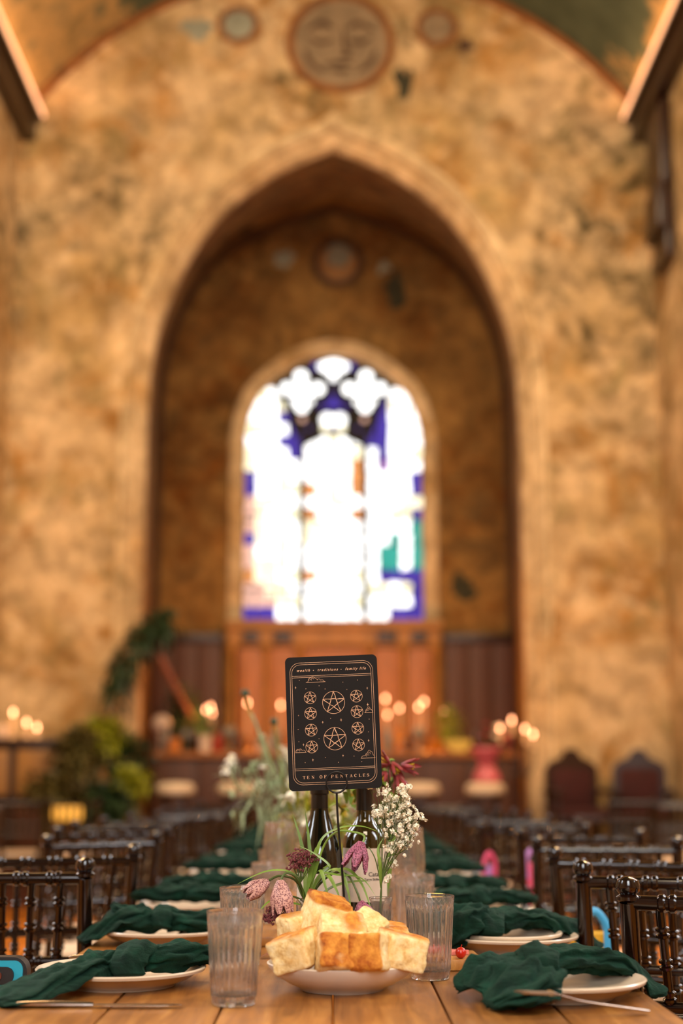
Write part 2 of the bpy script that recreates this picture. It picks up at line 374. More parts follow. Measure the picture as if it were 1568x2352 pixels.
# ------------------------------------------------------------------ the hall
HW, YW, SPR = 3.29, 14.0, 7.94          # half width, chancel-arch wall, springing of the vault
VC, VR = 5.70, 3.98
def vault_z(x): return VC + sqrt(max(0, VR*VR - x*x))
arch_in = [(1.937, 4.482), (1.909, 5.167), (1.809, 5.678), (1.596, 6.242), (1.290, 6.745), (0.940, 7.095), (0.510, 7.385), (0.0, 7.60)]
arch_in = [(x*.985, z+.05) for x, z in arch_in]
def arch_path(off=0, z0=.0, scale=1.0):
    """full contour from the floor on one side over the apex to the floor on the other, moved outward by off"""
    half = [Vector((1.908, 0, z0)), Vector((1.908, 0, 2.2))] + [Vector(p) for p in catmull([(x, 0, z) for x, z in arch_in], 5)]
    out = []
    for i, p in enumerate(half):
        a = half[max(i-1, 0)]; b = half[min(i+1, len(half)-1)]; t = (b-a).normalized()
        n = Vector((t.z, 0, -t.x))
        if i == len(half)-1: n = Vector((0, 0, 1)); o = off*1.35
        else: o = off
        out.append(Vector((p.x*scale, 0, p.z)) + n*o)
    out[-1].x = 0
    left = [Vector((-p.x, 0, p.z)) for p in out[:-1]]
    return left + out[::-1]
def sweep(name, sect, ypos, mat, parent=None, z0=0.0):
    """sect: list of (outward offset, y)"""
    rings = [[Vector((p.x, ypos+y, p.z)) for p in arch_path(o, z0)] for o, y in sect]
    m = MB(); n = len(rings[0]); vs = [v for r in rings for v in r]; fs = []
    for i in range(len(rings)-1):
        for j in range(n-1): fs.append((i*n+j, i*n+j+1, (i+1)*n+j+1, (i+1)*n+j))
    m.add(vs, fs); return m.obj(name, mat, parent, sharp=50)
def wall_with_opening(name, y, contour, xmax, ztop, mat, z0=0.0, thick=.3, sill=None):
    """contour: list of x,z over the opening from -w to w; the wall stands around it"""
    m = MB(); w = contour[-1][0]
    def strip(x0, x1, lo, n):
        for i in range(n):
            a = x0+(x1-x0)*i/n; b = x0+(x1-x0)*(i+1)/n
            za, zb = ztop(a), ztop(b); la, lb = lo(a), lo(b)
            m.add([(a, y, la), (b, y, lb), (b, y, zb), (a, y, za)], [(0, 1, 2, 3)])
    strip(-xmax, contour[0][0], lambda x: z0, 14); strip(w, xmax, lambda x: z0, 14)
    for (a, la), (b, lb) in zip(contour[:-1], contour[1:]):
        if b-a < 1e-6: continue
        m.add([(a, y, la), (b, y, lb), (b, y, ztop(b)), (a, y, ztop(a))], [(0, 1, 2, 3)])
    if sill is not None:
        m.add([(contour[0][0], y, z0), (w, y, z0), (w, y, sill), (contour[0][0], y, sill)], [(0, 1, 2, 3)])
    return m.obj(name, mat, None, smooth=False)
ST = 'structure'
cont = [(p.x, p.z) for p in arch_path(.22)]; cont = [c for c in cont if True]
xs = []
for c in cont:
    if not xs or c[0] > xs[-1][0]+1e-4: xs.append(c)
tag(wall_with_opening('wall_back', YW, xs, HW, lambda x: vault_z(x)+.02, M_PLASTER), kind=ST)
m = MB(); m.tube([(VR*sin(a)*.994, YW-.02, VC+VR*cos(a)*.994) for a in [-math.asin(HW/VR)+2*math.asin(HW/VR)*i/48 for i in range(49)]], .05, 8); tag(m.obj('trim_6', M_RIM), 'rust brown painted band where the vault meets the arch wall', kind=ST)
tr = sweep('trim_1', [(0, .24), (0, .20), (.035, .12), (.045, .12), (.09, .055), (.105, .055), (.12, .0), (.15, -.035), (.185, -.03), (.20, .0), (.215, -.012), (.255, -.012), (.27, .01)], YW, M_STONE)
tag(tr, 'pale moulded stone surround of the pointed chancel arch', kind=ST)
# floor, dais, side walls, end wall, vault
m = MB(); m.box(-HW-.1, HW+.1, -3.2, 13.0, -.1, 0); tag(m.obj('floor', M_FLOOR, smooth=False), kind=ST)
m = MB(); m.box(-HW, HW, 12.7, 18.0, -.1, .3); m.box(-HW, HW, 12.4, 12.7, -.1, .15); tag(m.obj('floor_dais', M_BROWNWOOD, smooth=False), kind=ST)
SIDE = {}
for sx, nm in ((-1, 'wall_left'), (1, 'wall_right')):
    m = MB(); ys = [-3.2]; 
    for wy in (1.2, 4.2, 7.2): ys += [wy-.42, wy+.42]
    ys += [14.1]
    for i in range(len(ys)-1):
        a, b = ys[i], ys[i+1]; x0, x1 = sorted((sx*HW, sx*(HW+.3)))
        if i % 2 == 0: m.box(x0, x1, a, b, 0, SPR)
        else: m.box(x0, x1, a, b, 0, 2.05); m.box(x0, x1, a, b, 4.6, SPR)
    SIDE[sx] = tag(m.obj(nm, M_PLASTER, smooth=False), kind=ST)
m = MB(); m.box(-HW-.3, HW+.3, -3.4, -3.2, 0, SPR+2); tag(m.obj('wall_front', M_PLASTER, smooth=False), kind=ST)
m = MB(); nseg = 40; A0 = math.asin(HW/VR)
for k in range(12):
    ya, yb = -3.2+k*17.25/12, -3.2+(k+1)*17.25/12
    for i in range(nseg):
        a, b = -A0+2*A0*i/nseg, -A0+2*A0*(i+1)/nseg
        m.add([(VR*sin(a), ya, VC+VR*cos(a)), (VR*sin(b), ya, VC+VR*cos(b)), (VR*sin(b), yb, VC+VR*cos(b)), (VR*sin(a), yb, VC+VR*cos(a))], [(0, 1, 2, 3)])
bmv = m.obj('ceiling', M_VAULT); tag(bmv, kind=ST)
wn = 8
m = MB()
for x in (-1.0, -.34, .30, .96): m.bbox(x, x+.05, -3.2, -3.12, 1.7, 4.4, .008)
for z in (1.7, 2.6, 3.5, 4.35): m.bbox(-1.0, 1.01, -3.2, -3.12, z, z+.05, .008)
o = tag(m.obj('window_8', M_DARKWOOD), kind=ST)  # invented window behind the camera, added for frontal light and reflections
wn = 2
M_DAYPANE = emis('daylit_window_pane', (.86, .93, 1.0), 12.0)
for sx in (-1, 1):
    for wy in (1.2, 4.2, 7.2):
        fr = MB(); X = sx*(HW+.15)
        for a in (-.42, -.02, .38): fr.bbox(X-.03, X+.03, wy+a, wy+a+.04, 2.05, 4.6)
        for z in (2.05, 2.88, 3.72, 4.56): fr.bbox(X-.03, X+.03, wy-.42, wy+.42, z, z+.04)
        o = fr.obj('window_%d' % wn, M_DARKWOOD); tag(o, kind=ST); wn += 1
        p = MB(); 
        for i in range(3):
            for a in (-.38, .02): p.add([(X+sx*.005, wy+a, 2.09+i*.83), (X+sx*.005, wy+a+.36, 2.09+i*.83), (X+sx*.005, wy+a+.36, 2.86+i*.83), (X+sx*.005, wy+a, 2.86+i*.83)], [(0, 1, 2, 3)])
        p.obj('glazing', M_DAYPANE, o, smooth=False)
m = MB(); m.add([(-.97, -3.19, 1.73), (.98, -3.19, 1.73), (.98, -3.19, 4.37), (-.97, -3.19, 4.37)], [(0, 3, 2, 1)]); m.obj('glazing', M_DAYPANE, bpy.data.objects['window_8'], smooth=False)  # glowing panes of the added window
# timber cornices with a warm strip of light along their lip
for sx, tn in ((-1, 'trim_2'), (1, 'trim_3')):
    m = MB(); a, b = sorted((sx*HW, sx*(HW-.17)))
    m.bbox(a, b, -3.1, 13.97, SPR-.30, SPR-.10, .01)
    a, b = sorted((sx*HW, sx*(HW-.24))); m.bbox(a, b, -3.1, 13.97, SPR-.10, SPR-.04, .01)
    for k in range(6):
        y = 11.4 - k*2.4; a, b = sorted((sx*HW, sx*(HW-.14))); m.bbox(a, b, y, y+.2, SPR-.95, SPR-.30, .02)
    tag(m.obj(tn, M_DARKWOOD), 'dark timber cornice along the side wall', kind=ST)
    t = MB(); t.tube([(sx*(HW-.215), -3.0, SPR-.015), (sx*(HW-.215), 13.95, SPR-.015)], .04, 8)
    o = t.obj('strip_light', M_LED)
    tag(o, 'glowing amber strip light on the cornice of the ' + ('plant' if sx < 0 else 'armchair') + ' side wall', 'strip light', 'strip lights on the cornices')

m = MB()
for a_, b_, z0_, z1_ in ((.0, .10, 6.0, 6.3), (.0, .17, 6.3, 6.75), (.0, .12, 6.75, 7.62)):
    m.bbox(HW-b_, HW, 12.9, 13.5, z0_, z1_, .02)
tag(m.obj('trim_7', M_DARKWOOD), 'dark timber corbel under the cornice on the armchair side', kind=ST)
# painted roundels on the arch wall
M_FRESCO = simple('grey_brown_fresco', '#8a7458', .9, .3, 5)
M_FRESCO_D = simple('dark_brown_fresco_line', '#4c3420', .9, .3, 9)
M_BLUEGREY = simple('blue_grey_fresco', '#8c8c7a', .9, .2, 4)
def disc(m, x, z, r, y, t=.012, n=40, wob=.02, seed=1):
    vs = [(x, y-t, z)]
    for i in range(n):
        a = 2*pi*i/n; rr = r*(1+wob*noise.noise(Vector((cos(a)*2+seed, sin(a)*2, seed))))
        vs.append((x+rr*cos(a), y-t, z+rr*sin(a)))
    for i in range(n):
        p = vs[1+i]; vs.append((p[0], y, p[2]))
    fs = [(0, 1+(i+1) % n, 1+i) for i in range(n)] + [(1+i, 1+(i+1) % n, 1+n+(i+1) % n, 1+n+i) for i in range(n)]
    m.add(vs, fs)
def ring(m, x, z, r0, r1, y, n=48, seed=1):
    vs = []
    for i in range(n):
        a = 2*pi*i/n; w = .025*noise.noise(Vector((cos(a)*3+seed, sin(a)*3, 4)))
        for r, yy in ((r0, y), (r0, y-.02), (r1+w, y-.02), (r1+w, y)): vs.append((x+r*cos(a), yy, z+r*sin(a)))
    fs = []
    for i in range(n):
        j = (i+1) % n
        for k in range(3): fs.append((i*4+k, j*4+k, j*4+k+1, i*4+k+1))
    m.add(vs, fs)
def stroke(m, pts, w, y, t=.006):
    pts = catmull(pts, 6); n = len(pts); vs = []
    for i, p in enumerate(pts):
        d = (pts[min(i+1, n-1)]-pts[max(i-1, 0)]).normalized(); nn = Vector((-d.z, 0, d.x)); ww = w*(.35+.65*sin(pi*i/(n-1)))
        for s_, yy in ((-1, y), (-1, y-t), (1, y-t), (1, y)): q = p+nn*ww*s_; vs.append((q.x, yy, q.z))
    fs = []
    for i in range(n-1):
        for k in range(3): fs.append((i*4+k, (i+1)*4+k, (i+1)*4+k+1, i*4+k+1))
    m.add(vs, fs)
fx, fz = .07, 8.78
t = thing('painted_roundel', 'large round mural of a sleeping face above the arch', 'mural', (0, 0, 0))
m = MB(); disc(m, fx, fz, .52, YW); m.obj('disc', M_FRESCO, t, smooth=False)
m = MB(); ring(m, fx, fz, .50, .585, YW); m.obj('ring', M_RIM, t, smooth=False)
yy = YW-.013
for sx in (-1, 1):
    m = MB(); stroke(m, [(fx+sx*.07, 0, fz+.16), (fx+sx*.2, 0, fz+.23), (fx+sx*.36, 0, fz+.14)], .03, yy); m.obj('eyebrow', M_FRESCO_D, t, smooth=False)
    m = MB(); stroke(m, [(fx+sx*.08, 0, fz+.04), (fx+sx*.2, 0, fz+.0), (fx+sx*.33, 0, fz+.06)], .028, yy); m.obj('eyelid', M_FRESCO_D, t, smooth=False)
    m = MB(); stroke(m, [(fx+sx*.16, 0, fz-.36), (fx+sx*.33, 0, fz-.22), (fx+sx*.38, 0, fz-.08)], .03, yy); m.obj('cheek_line', M_FRESCO_D, t, smooth=False)
m = MB(); stroke(m, [(fx+.03, 0, fz+.18), (fx+.05, 0, fz-.05), (fx+.09, 0, fz-.13), (fx-.02, 0, fz-.16)], .028, yy); m.obj('nose', M_FRESCO_D, t, smooth=False)
m = MB(); stroke(m, [(fx-.17, 0, fz-.25), (fx-.02, 0, fz-.235), (fx+.15, 0, fz-.25)], .024, yy); stroke(m, [(fx-.1, 0, fz-.31), (fx, 0, fz-.33), (fx+.09, 0, fz-.31)], .02, yy); m.obj('mouth', M_FRESCO_D, t, smooth=False)
for (x, z, mt, lb) in ((-1.018, 8.985, M_BLUEGREY, 'small blue grey painted roundel with brown ring on the arch wall'), (1.10, 8.96, M_FRESCO, 'small tan painted roundel with brown ring on the arch wall')):
    t = thing('painted_roundel', lb, 'mural', (0, 0, 0), group='small roundels of the arch wall')
    m = MB(); disc(m, x, z, .17, YW, seed=x); m.obj('disc', mt, t, smooth=False)
    m = MB(); ring(m, x, z, .165, .23, YW, seed=x); m.obj('ring', M_RIM, t, smooth=False)
def flake(x, z, r, y, mt, lb, seed, asp=1.6, nm='paint_loss'):
    m = MB(); n = 28; vs = [(0, -.008, 0)]
    for i in range(n):
        a = 2*pi*i/n; rr = r*(1+.75*noise.noise(Vector((cos(a)*1.6+seed, sin(a)*1.6, seed*.7)))); vs.append((rr*cos(a), -.006, asp*rr*sin(a)))
    for i in range(n): vs.append((vs[1+i][0], 0, vs[1+i][2]))
    m.add(vs, [(0, 1+(i+1) % n, 1+i) for i in range(n)]+[(1+i, 1+(i+1) % n, 1+n+(i+1) % n, 1+n+i) for i in range(n)])
    return tag(m.obj(nm, mt, smooth=False, loc=(x, y, z)), lb, 'paint patch')
M_BLACKFLAKE = simple('blackish_paint_loss', '#33301c', .9, .4, 6)
flake(.74, 8.33, .085, YW, M_BLACKFLAKE, 'ragged dark paint loss just below the large face roundel', 3.1, 2.2)
flake(1.40, 8.75, .085, YW, M_FRESCO_D, 'ragged brown patch below the tan small roundel', 5.2, .9)
flake(-1.45, 8.93, .15, YW, M_BLUEGREY, 'ragged blue grey paint patch beside the blue grey roundel', 8.4, .9)

# ------------------------------------------------------------------ chancel
YE = 17.0; CW = 2.18
arch_a = arch_path(.015, .3)
def to_east(p):
    z = p.z
    if z > 4.2:
        u = min(1, (z-4.2)/3.5); z = z+.50+.30*sin(pi*u)
    return Vector((p.x*CW/1.923, 0, z))
arch_e = [to_east(p) for p in arch_a]
def shell(name, lo, hi):
    idx = [i for i, p in enumerate(arch_a) if lo <= p.z <= hi]; m = MB()
    runs = []; 
    for i in idx:
        if runs and runs[-1][-1] == i-1: runs[-1].append(i)
        else: runs.append([i])
    for run in runs:
        n = len(run); K = 5; vs = []
        for k in range(K+1):
            f = k/K
            for i in run: q = arch_a[i].lerp(arch_e[i], f); vs.append((q.x, YW+.22+(YE+.05-YW-.22)*f, q.z))
        if len(runs) > 1: m = MB()
        m.add(vs, [(k*n+j, k*n+j+1, (k+1)*n+j+1, (k+1)*n+j) for k in range(K) for j in range(n-1)])
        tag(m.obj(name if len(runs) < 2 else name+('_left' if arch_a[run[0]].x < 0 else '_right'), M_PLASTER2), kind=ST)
zs = sorted(set(round(p.z, 6) for p in arch_a)); zsplit = min(zs, key=lambda z: abs(z-4.6))
shell('wall_chancel', -1, zsplit+1e-4); shell('ceiling_chancel', zsplit-1e-4, 99)
full = [p for p in arch_e if p.z > 4.6]
# rib of the vault where it meets the window wall
m = MB(); m.tube([Vector((p.x*.98, YE-.05, p.z-.04)) for p in arch_e], .05, 8); tag(m.obj('trim_4', M_FRESCO_D), 'dark painted rib around the window wall', kind=ST)
WB = 2.93
wc = [(1.11, 5.0), (1.10, 5.25), (0.95, 5.72), (0.58, 6.07), (0.25, 6.235), (0.0, 6.275)]
wcp = catmull([(x, 0, z) for x, z in wc], 6)
wfull = [Vector((-p.x, 0, p.z)) for p in wcp[:-1]] + wcp[::-1]
xs = []
for p in wfull:
    if not xs or p.x > xs[-1][0]+1e-4: xs.append((p.x, p.z))
def cv_top(x):
    for a, b in zip(full[:-1], full[1:]):
        if a.x <= x <= b.x and b.x > a.x: return a.z+(b.z-a.z)*(x-a.x)/(b.x-a.x)+.05
    return 5.2 if abs(x) > 1.2 else 8.6
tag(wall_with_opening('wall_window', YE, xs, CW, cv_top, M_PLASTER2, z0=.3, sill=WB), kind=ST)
def win_path(off):
    half = [Vector((1.11, 0, WB)), Vector((1.11, 0, 4.0))]+wcp; out = []
    for i, p in enumerate(half):
        a = half[max(i-1, 0)]; b = half[min(i+1, len(half)-1)]; t_ = (b-a).normalized(); nn = Vector((t_.z, 0, -t_.x))
        if i == len(half)-1: nn = Vector((0, 0, 1))
        out.append(p+nn*off)
    return [Vector((-p.x, 0, p.z)) for p in out[:-1]]+out[::-1]
m = MB(); rings = [[Vector((p.x, YE+y, p.z)) for p in win_path(o)] for o, y in ((-.02, .2), (-.02, .02), (.04, -.03), (.14, -.05), (.17, .0))]
n = len(rings[0]); fs = []
for i in range(len(rings)-1):
    for j in range(n-1): fs.append((i*n+j, i*n+j+1, (i+1)*n+j+1, (i+1)*n+j))
m.add([v for r in rings for v in r], fs); m.bbox(-1.28, 1.28, YE-.12, YE+.2, WB-.12, WB, .01)
tag(m.obj('trim_5', M_STONE, sharp=50), 'pale stone frame around the stained glass window', kind=ST)
# stained glass: dark stone plate with the panes set proud of it
M_TRAC = simple('dark_tracery_stone', '#17100a', .8, .3, 8)
win = MB(); w2 = win_path(0); nn_ = len(w2)
win.add([Vector((p.x, YE+.14, p.z)) for p in w2]+[Vector((p.x, YE+.24, p.z)) for p in w2], [tuple(range(nn_))])
window = tag(win.obj('window_1', M_TRAC, smooth=False), 'tall round-headed stained glass window glowing white with blue panes', kind=ST)
for x in (-.385, .385):
    m = MB(); m.bbox(x-.022, x+.022, YE+.05, YE+.15, WB, 5.0, .006); m.obj('mullion', M_TRAC, window)
for z in (3.32, 4.25):
    m = MB(); m.bbox(-1.1, 1.1, YE+.08, YE+.14, z-.008, z+.008, .003); m.obj('saddle_bar', M_TRAC, window)
PM = {'w': emis('white_lit_pane', (1, .985, .96), 2.9), 'y': emis('straw_lit_pane', (1, .90, .60), 2.0), 'b': emis('blue_lit_pane', (.045, .018, .50), 1.0),
      'B': emis('deep_blue_pane', (.02, .008, .25), .7), 't': emis('teal_lit_pane', (.0, .52, .42), 1.0), 'o': emis('orange_lit_pane', (1, .36, .10), 1.2),
      'p': emis('purple_lit_pane', (.28, .01, .45), 1.0), 'k': emis('pink_lit_pane', (1, .55, .42), 1.3)}
def clip2(poly, shape):
    out = poly
    for i in range(len(shape)):
        a, b = shape[i], shape[(i+1) % len(shape)]; inp = out; out = []
        side = lambda p: (b[0]-a[0])*(p[1]-a[1])-(b[1]-a[1])*(p[0]-a[0])
        for j in range(len(inp)):
            p, q = inp[j-1], inp[j]; sp, sq = side(p), side(q)
            if sq >= 0:
                if sp < 0: s_ = sp/(sp-sq); out.append((p[0]+(q[0]-p[0])*s_, p[1]+(q[1]-p[1])*s_))
                out.append(q)
            elif sp >= 0:
                s_ = sp/(sp-sq); out.append((p[0]+(q[0]-p[0])*s_, p[1]+(q[1]-p[1])*s_))
    return out
def pane(poly, key):
    if len(poly) < 3: return
    A = abs(sum(poly[i-1][0]*poly[i][1]-poly[i][0]*poly[i-1][1] for i in range(len(poly))))/2
    if A < .0012: return
    n = len(poly); m = MB()
    m.add([(x, YE+.125, z) for x, z in poly]+[(x, YE+.138, z) for x, z in poly], [tuple(range(n))]+[(i, (i+1) % n, n+(i+1) % n, n+i) for i in range(n)])
    m.obj('pane', PM[key], window, smooth=False)
RW = random.Random(5)
def pkey(x, z):
    """colour of the glass by place in the window"""
    r = RW.random()
    if z < 3.16:
        if x < -.66: return 'b'
        if x > .62: return 'b'
        return 'w' if r < .8 else 'y'
    if x < -.98 and 3.2 < z < 3.85: return 'k' if r < .6 else 'o'
    if x < -.60 and z < 3.36: return 'k' if r < .5 else 'y'
    if x < -.6 and z < 3.9: return 'y' if r < .7 else 'w'
    if x < -1.0 and z < 4.75: return 'b' if r < .75 else 'k'
    if x > .62 and x < .85 and 3.62 < z < 4.05: return 't'
    if x > .98 and 3.65 < z < 4.3: return 't' if r < .8 else 'b'
    if x > .98 and z < 3.62: return 'b'
    if x > .55 and 3.45 < z < 3.6: return 'b'
    if x > 1.0 and 4.5 < z < 4.8: return 'b'
    if .5 < x < .68 and z > 4.85: return 'b' if z > 4.95 else 'p'
    if -.62 < x < -.4 and z > 4.92: return 'b'
    if abs(abs(x)-.33) < .05 and 4.45 < z < 4.9: return 'o'
    if abs(abs(x)-.33) < .08 and (4.1 < z < 4.3 or 3.45 < z < 3.58): return 'o' if r < .6 else 'y'
    if x < -.43: return 'w' if r < .62 else 'y'
    return 'w' if r < .86 else 'y'
out_l = [(-1.085, WB+.02), (-.42, WB+.02), (-.42, 5.02), (-.50, 5.30), (-.61, 5.60), (-.76, 5.88), (-.90, 5.78), (-1.03, 5.48), (-1.085, 5.2)]
out_r = [(-x, z) for x, z in out_l][::-1]
out_m = [(-.35, WB+.02), (.35, WB+.02), (.36, 5.10), (.30, 5.21), (.1, 5.23), (0, 5.28), (-.1, 5.23), (-.30, 5.21), (-.36, 5.10)]
for shp, x0, x1, nc in ((out_l, -1.085, -.42, 5), (out_m, -.35, .35, 5), (out_r, .42, 1.085, 5)):
    nr = 19; cwid = (x1-x0)/nc
    for i in range(nc):
        for j in range(nr):
            a = x0+i*cwid; zc = WB+.02+j*.153; g = .007; jx = lambda: RW.uniform(-.012, .012)
            q = [(a+g+jx(), zc+g+jx()), (a+cwid-g+jx(), zc+g+jx()), (a+cwid-g+jx(), zc+.153-g+jx()), (a+g+jx(), zc+.153-g+jx())]
            p = clip2(q, shp)
            if p: pane(p, pkey(sum(v[0] for v in p)/len(p), sum(v[1] for v in p)/len(p)))
def lobe(cx, cz, r, key, n=14, sx=1, sz=1, a0=0, a1=2*pi):
    pane([(cx+sx*r*cos(a0+(a1-a0)*i/n), cz+sz*r*sin(a0+(a1-a0)*i/n)) for i in range(n)], key)
for sx in (-1, 1):
    cx, cz = sx*.385, 5.80
    lobe(cx, cz, .115, 'w'); lobe(cx+sx*.02, cz+.19, .085, 'w'); lobe(cx-.19, cz+.04, .08, 'w'); lobe(cx+.19, cz+.04, .08, 'w'); lobe(cx+sx*.01, cz-.185, .08, 'w'); lobe(cx+sx*.1, cz-.12, .04, 'w'); lobe(cx-sx*.1, cz-.12, .035, 'w')
    lobe(sx*.075, 5.44, .085, 'w'); lobe(sx*.10, 5.33, .05, 'y')
    pane([(sx*.42, 5.06), (sx*.50, 5.20), (sx*.40, 5.28)][::sx], 'B')
    pane([(sx*.13, 5.64), (sx*.20, 5.58), (sx*.02, 5.62)][::-sx], 'b')
    lobe(sx*.23, 6.13, .04, 'b'); lobe(sx*.385, 5.45, .035, 'k'); lobe(sx*.30, 5.33, .03, 'B')
lobe(0, 6.12, .13, 'w', sx=1.25, sz=.75); lobe(0, 5.99, .05, 'w'); lobe(-.14, 6.13, .05, 'w'); lobe(.14, 6.13, .05, 'w')
pane([(-.09, 5.60), (.09, 5.60), (0, 5.78)], 'b'); pane([(-.05, 5.33), (.05, 5.33), (0, 5.40)], 'b')
pane([(-.03, 5.84), (.03, 5.84), (0, 5.92)][::1], 'B')
# roundel above the window
t = thing('painted_roundel', 'faded round mural with a blue grey patch above the stained glass window', 'mural')
m = MB(); disc(m, .05, 7.44, .25, YE, seed=3); m.obj('disc', M_TAN, t, smooth=False)
m = MB(); ring(m, .05, 7.44, .24, .33, YE, seed=4); m.obj('ring', M_FRESCO_D, t, smooth=False)
m = MB(); disc(m, .06, 7.53, .15, YE-.012, wob=.5, seed=6); m.obj('patch', M_BLUEGREY, t, smooth=False)
flake(-.62, 7.5, .11, YE, M_BLUEGREY, 'ragged blue grey paint patch beside the faded roundel over the window', 2.2, .9)
flake(.62, 7.38, .08, YE, M_BLUEGREY, 'small blue grey paint patch on the narrower gap beside the faded roundel', 4.7, .9)
flake(.80, 7.06, .10, YE, M_BLACKFLAKE, 'blackened paint loss high beside the stained glass window', 6.1, 1.9)
flake(1.55, 3.32, .15, YE, M_BLACKFLAKE, 'dark patch low beside the stained glass window', 7.4, 1.1)
# reredos below the window
t = thing('reredos', 'carved oak altar screen with five panels glowing orange under the window', 'altar screen', (0, 16.75, .3))
bx = [(-1.12, -.82), (-.76, -.43), (-.35, .40), (.46, .80), (.86, 1.16)]
for i, (a, b) in enumerate(bx):
    m = MB(); m.bbox(a, b, 0, .06, .35, 2.28, .01); m.bbox(a+.05, b-.05, -.02, .01, .5, 2.1, .012); m.obj('panel', M_ORANGEWOOD, t)
for x in (-1.19, -.79, -.39, .43, .83, 1.21):
    m = MB(); m.lathe([(.055, .3), (.055, .42), (.035, .45), (.03, 2.2), (.05, 2.24), (.055, 2.32)], 14, Matrix.Translation((x, -.05, 0))); m.obj('column', M_TAN, t)
m = MB(); m.bbox(-1.27, 1.29, -.1, .1, 2.5, 2.6, .015); m.bbox(-1.25, 1.27, -.04, .08, 2.30, 2.50, .01); m.obj('cornice', M_TAN, t)
for (a, b) in (bx[0], bx[1], bx[3], bx[4]):
    m = MB(); m.bbox(a+.05, b-.05, -.055, -.03, 2.33, 2.47, .01); m.obj('niche', M_DARKWOOD, t)
m = MB(); m.bbox(-1.27, 1.29, -.12, .1, 0, .35, .02); m.obj('plinth', M_BROWNWOOD, t)
for sx, lb in ((-1, 'red brown wood panelling on the plant side of the altar screen'), (1, 'red brown wood panelling on the armchair side of the altar screen')):
    t = thing('wood_panelling', lb, 'panelling', (sx*1.74, 16.85, .3), group='wood panelling of the chancel')
    for k in range(3):
        m = MB(); x = -.42+k*.28; m.bbox(x+.008, x+.272, -.0, .05, .1, 2.35, .008); m.obj('board', M_BROWNWOOD, t)
    m = MB(); m.bbox(-.43, .43, -.04, .06, 2.35, 2.45, .012); m.obj('top_rail', M_DARKWOOD, t)
    m = MB(); m.bbox(-.43, .43, -.03, .06, 0, .12, .012); m.obj('base_rail', M_DARKWOOD, t)

# ------------------------------------------------------------------ bar counter on the dais and what stands on it
YB = 14.75; BT = 1.33
t = thing('bar_counter', 'long dark wooden counter across the chancel arch', 'counter', (0, YB, .3))
m = MB(); m.bbox(-1.84, 1.84, -.32, .32, BT-.3-.06, BT-.3, .012); m.obj('top', M_ORANGEWOOD, t)
for k in range(8):
    m = MB(); a = -1.80+k*.45; m.bbox(a+.006, a+.444, -.27, -.24, .06, BT-.37, .008); m.obj('panel', M_BROWNWOOD, t)
m = MB(); m.bbox(-1.8, 1.8, -.24, .28, 0, BT-.365, .01); m.obj('body', M_DARKWOOD, t)
G_AMB = simple('amber_glass_jar', '#c8741c', .2, .2, 8); G_GREY = simple('smoky_clear_glass', '#8a8272', .12, .2, 8)
G_RED = simple('red_jar', '#a8341c', .3, .25, 8); G_PALE = simple('pale_frosted_glass', '#d2b49a', .4, .1, 8); G_ORANGE = emis('glowing_amber_lantern', (1, .45, .06), .75)
G_BROWN = simple('brown_bottle_glass', '#3a1c08', .12, .25, 10)
def p_bottle(h, r): return [(r*.9, 0), (r, .01), (r, h*.58), (r*.85, h*.66), (r*.36, h*.76), (r*.33, h*.96), (r*.42, h*.97), (r*.42, h), (1e-4, h)]
def p_jar(h, r): return [(r*.85, 0), (r, .012), (r, h*.8), (r*.8, h*.9), (r*.86, h), (r*.76, h), (1e-4, h*.95)]
def p_globe(h, r): return [(r*.4, 0), (r*.4, .01), (r*.18, .03)]+[(max(1e-4, r*sin(pi*(.12+.88*i/10))), h-r-r*cos(pi*(.12+.88*i/10))) for i in range(11)]
def p_goblet(h, r): return [(r*.8, 0), (r*.8, .006), (r*.14, .02), (r*.12, h*.45), (r*.6, h*.55), (r, h*.72), (r*.85, h), (r*.80, h), (1e-4, h*.6)]
def p_pillar(h, r): return [(r, 0), (r, h*.97), (r*.9, h), (r*.3, h*.985), (1e-4, h*.985)]
def p_bowl(h, r): return [(r*.4, 0), (r*.45, .012), (r*.8, h*.5), (r, h), (r*.94, h), (r*.7, h*.55), (1e-4, h*.25)]
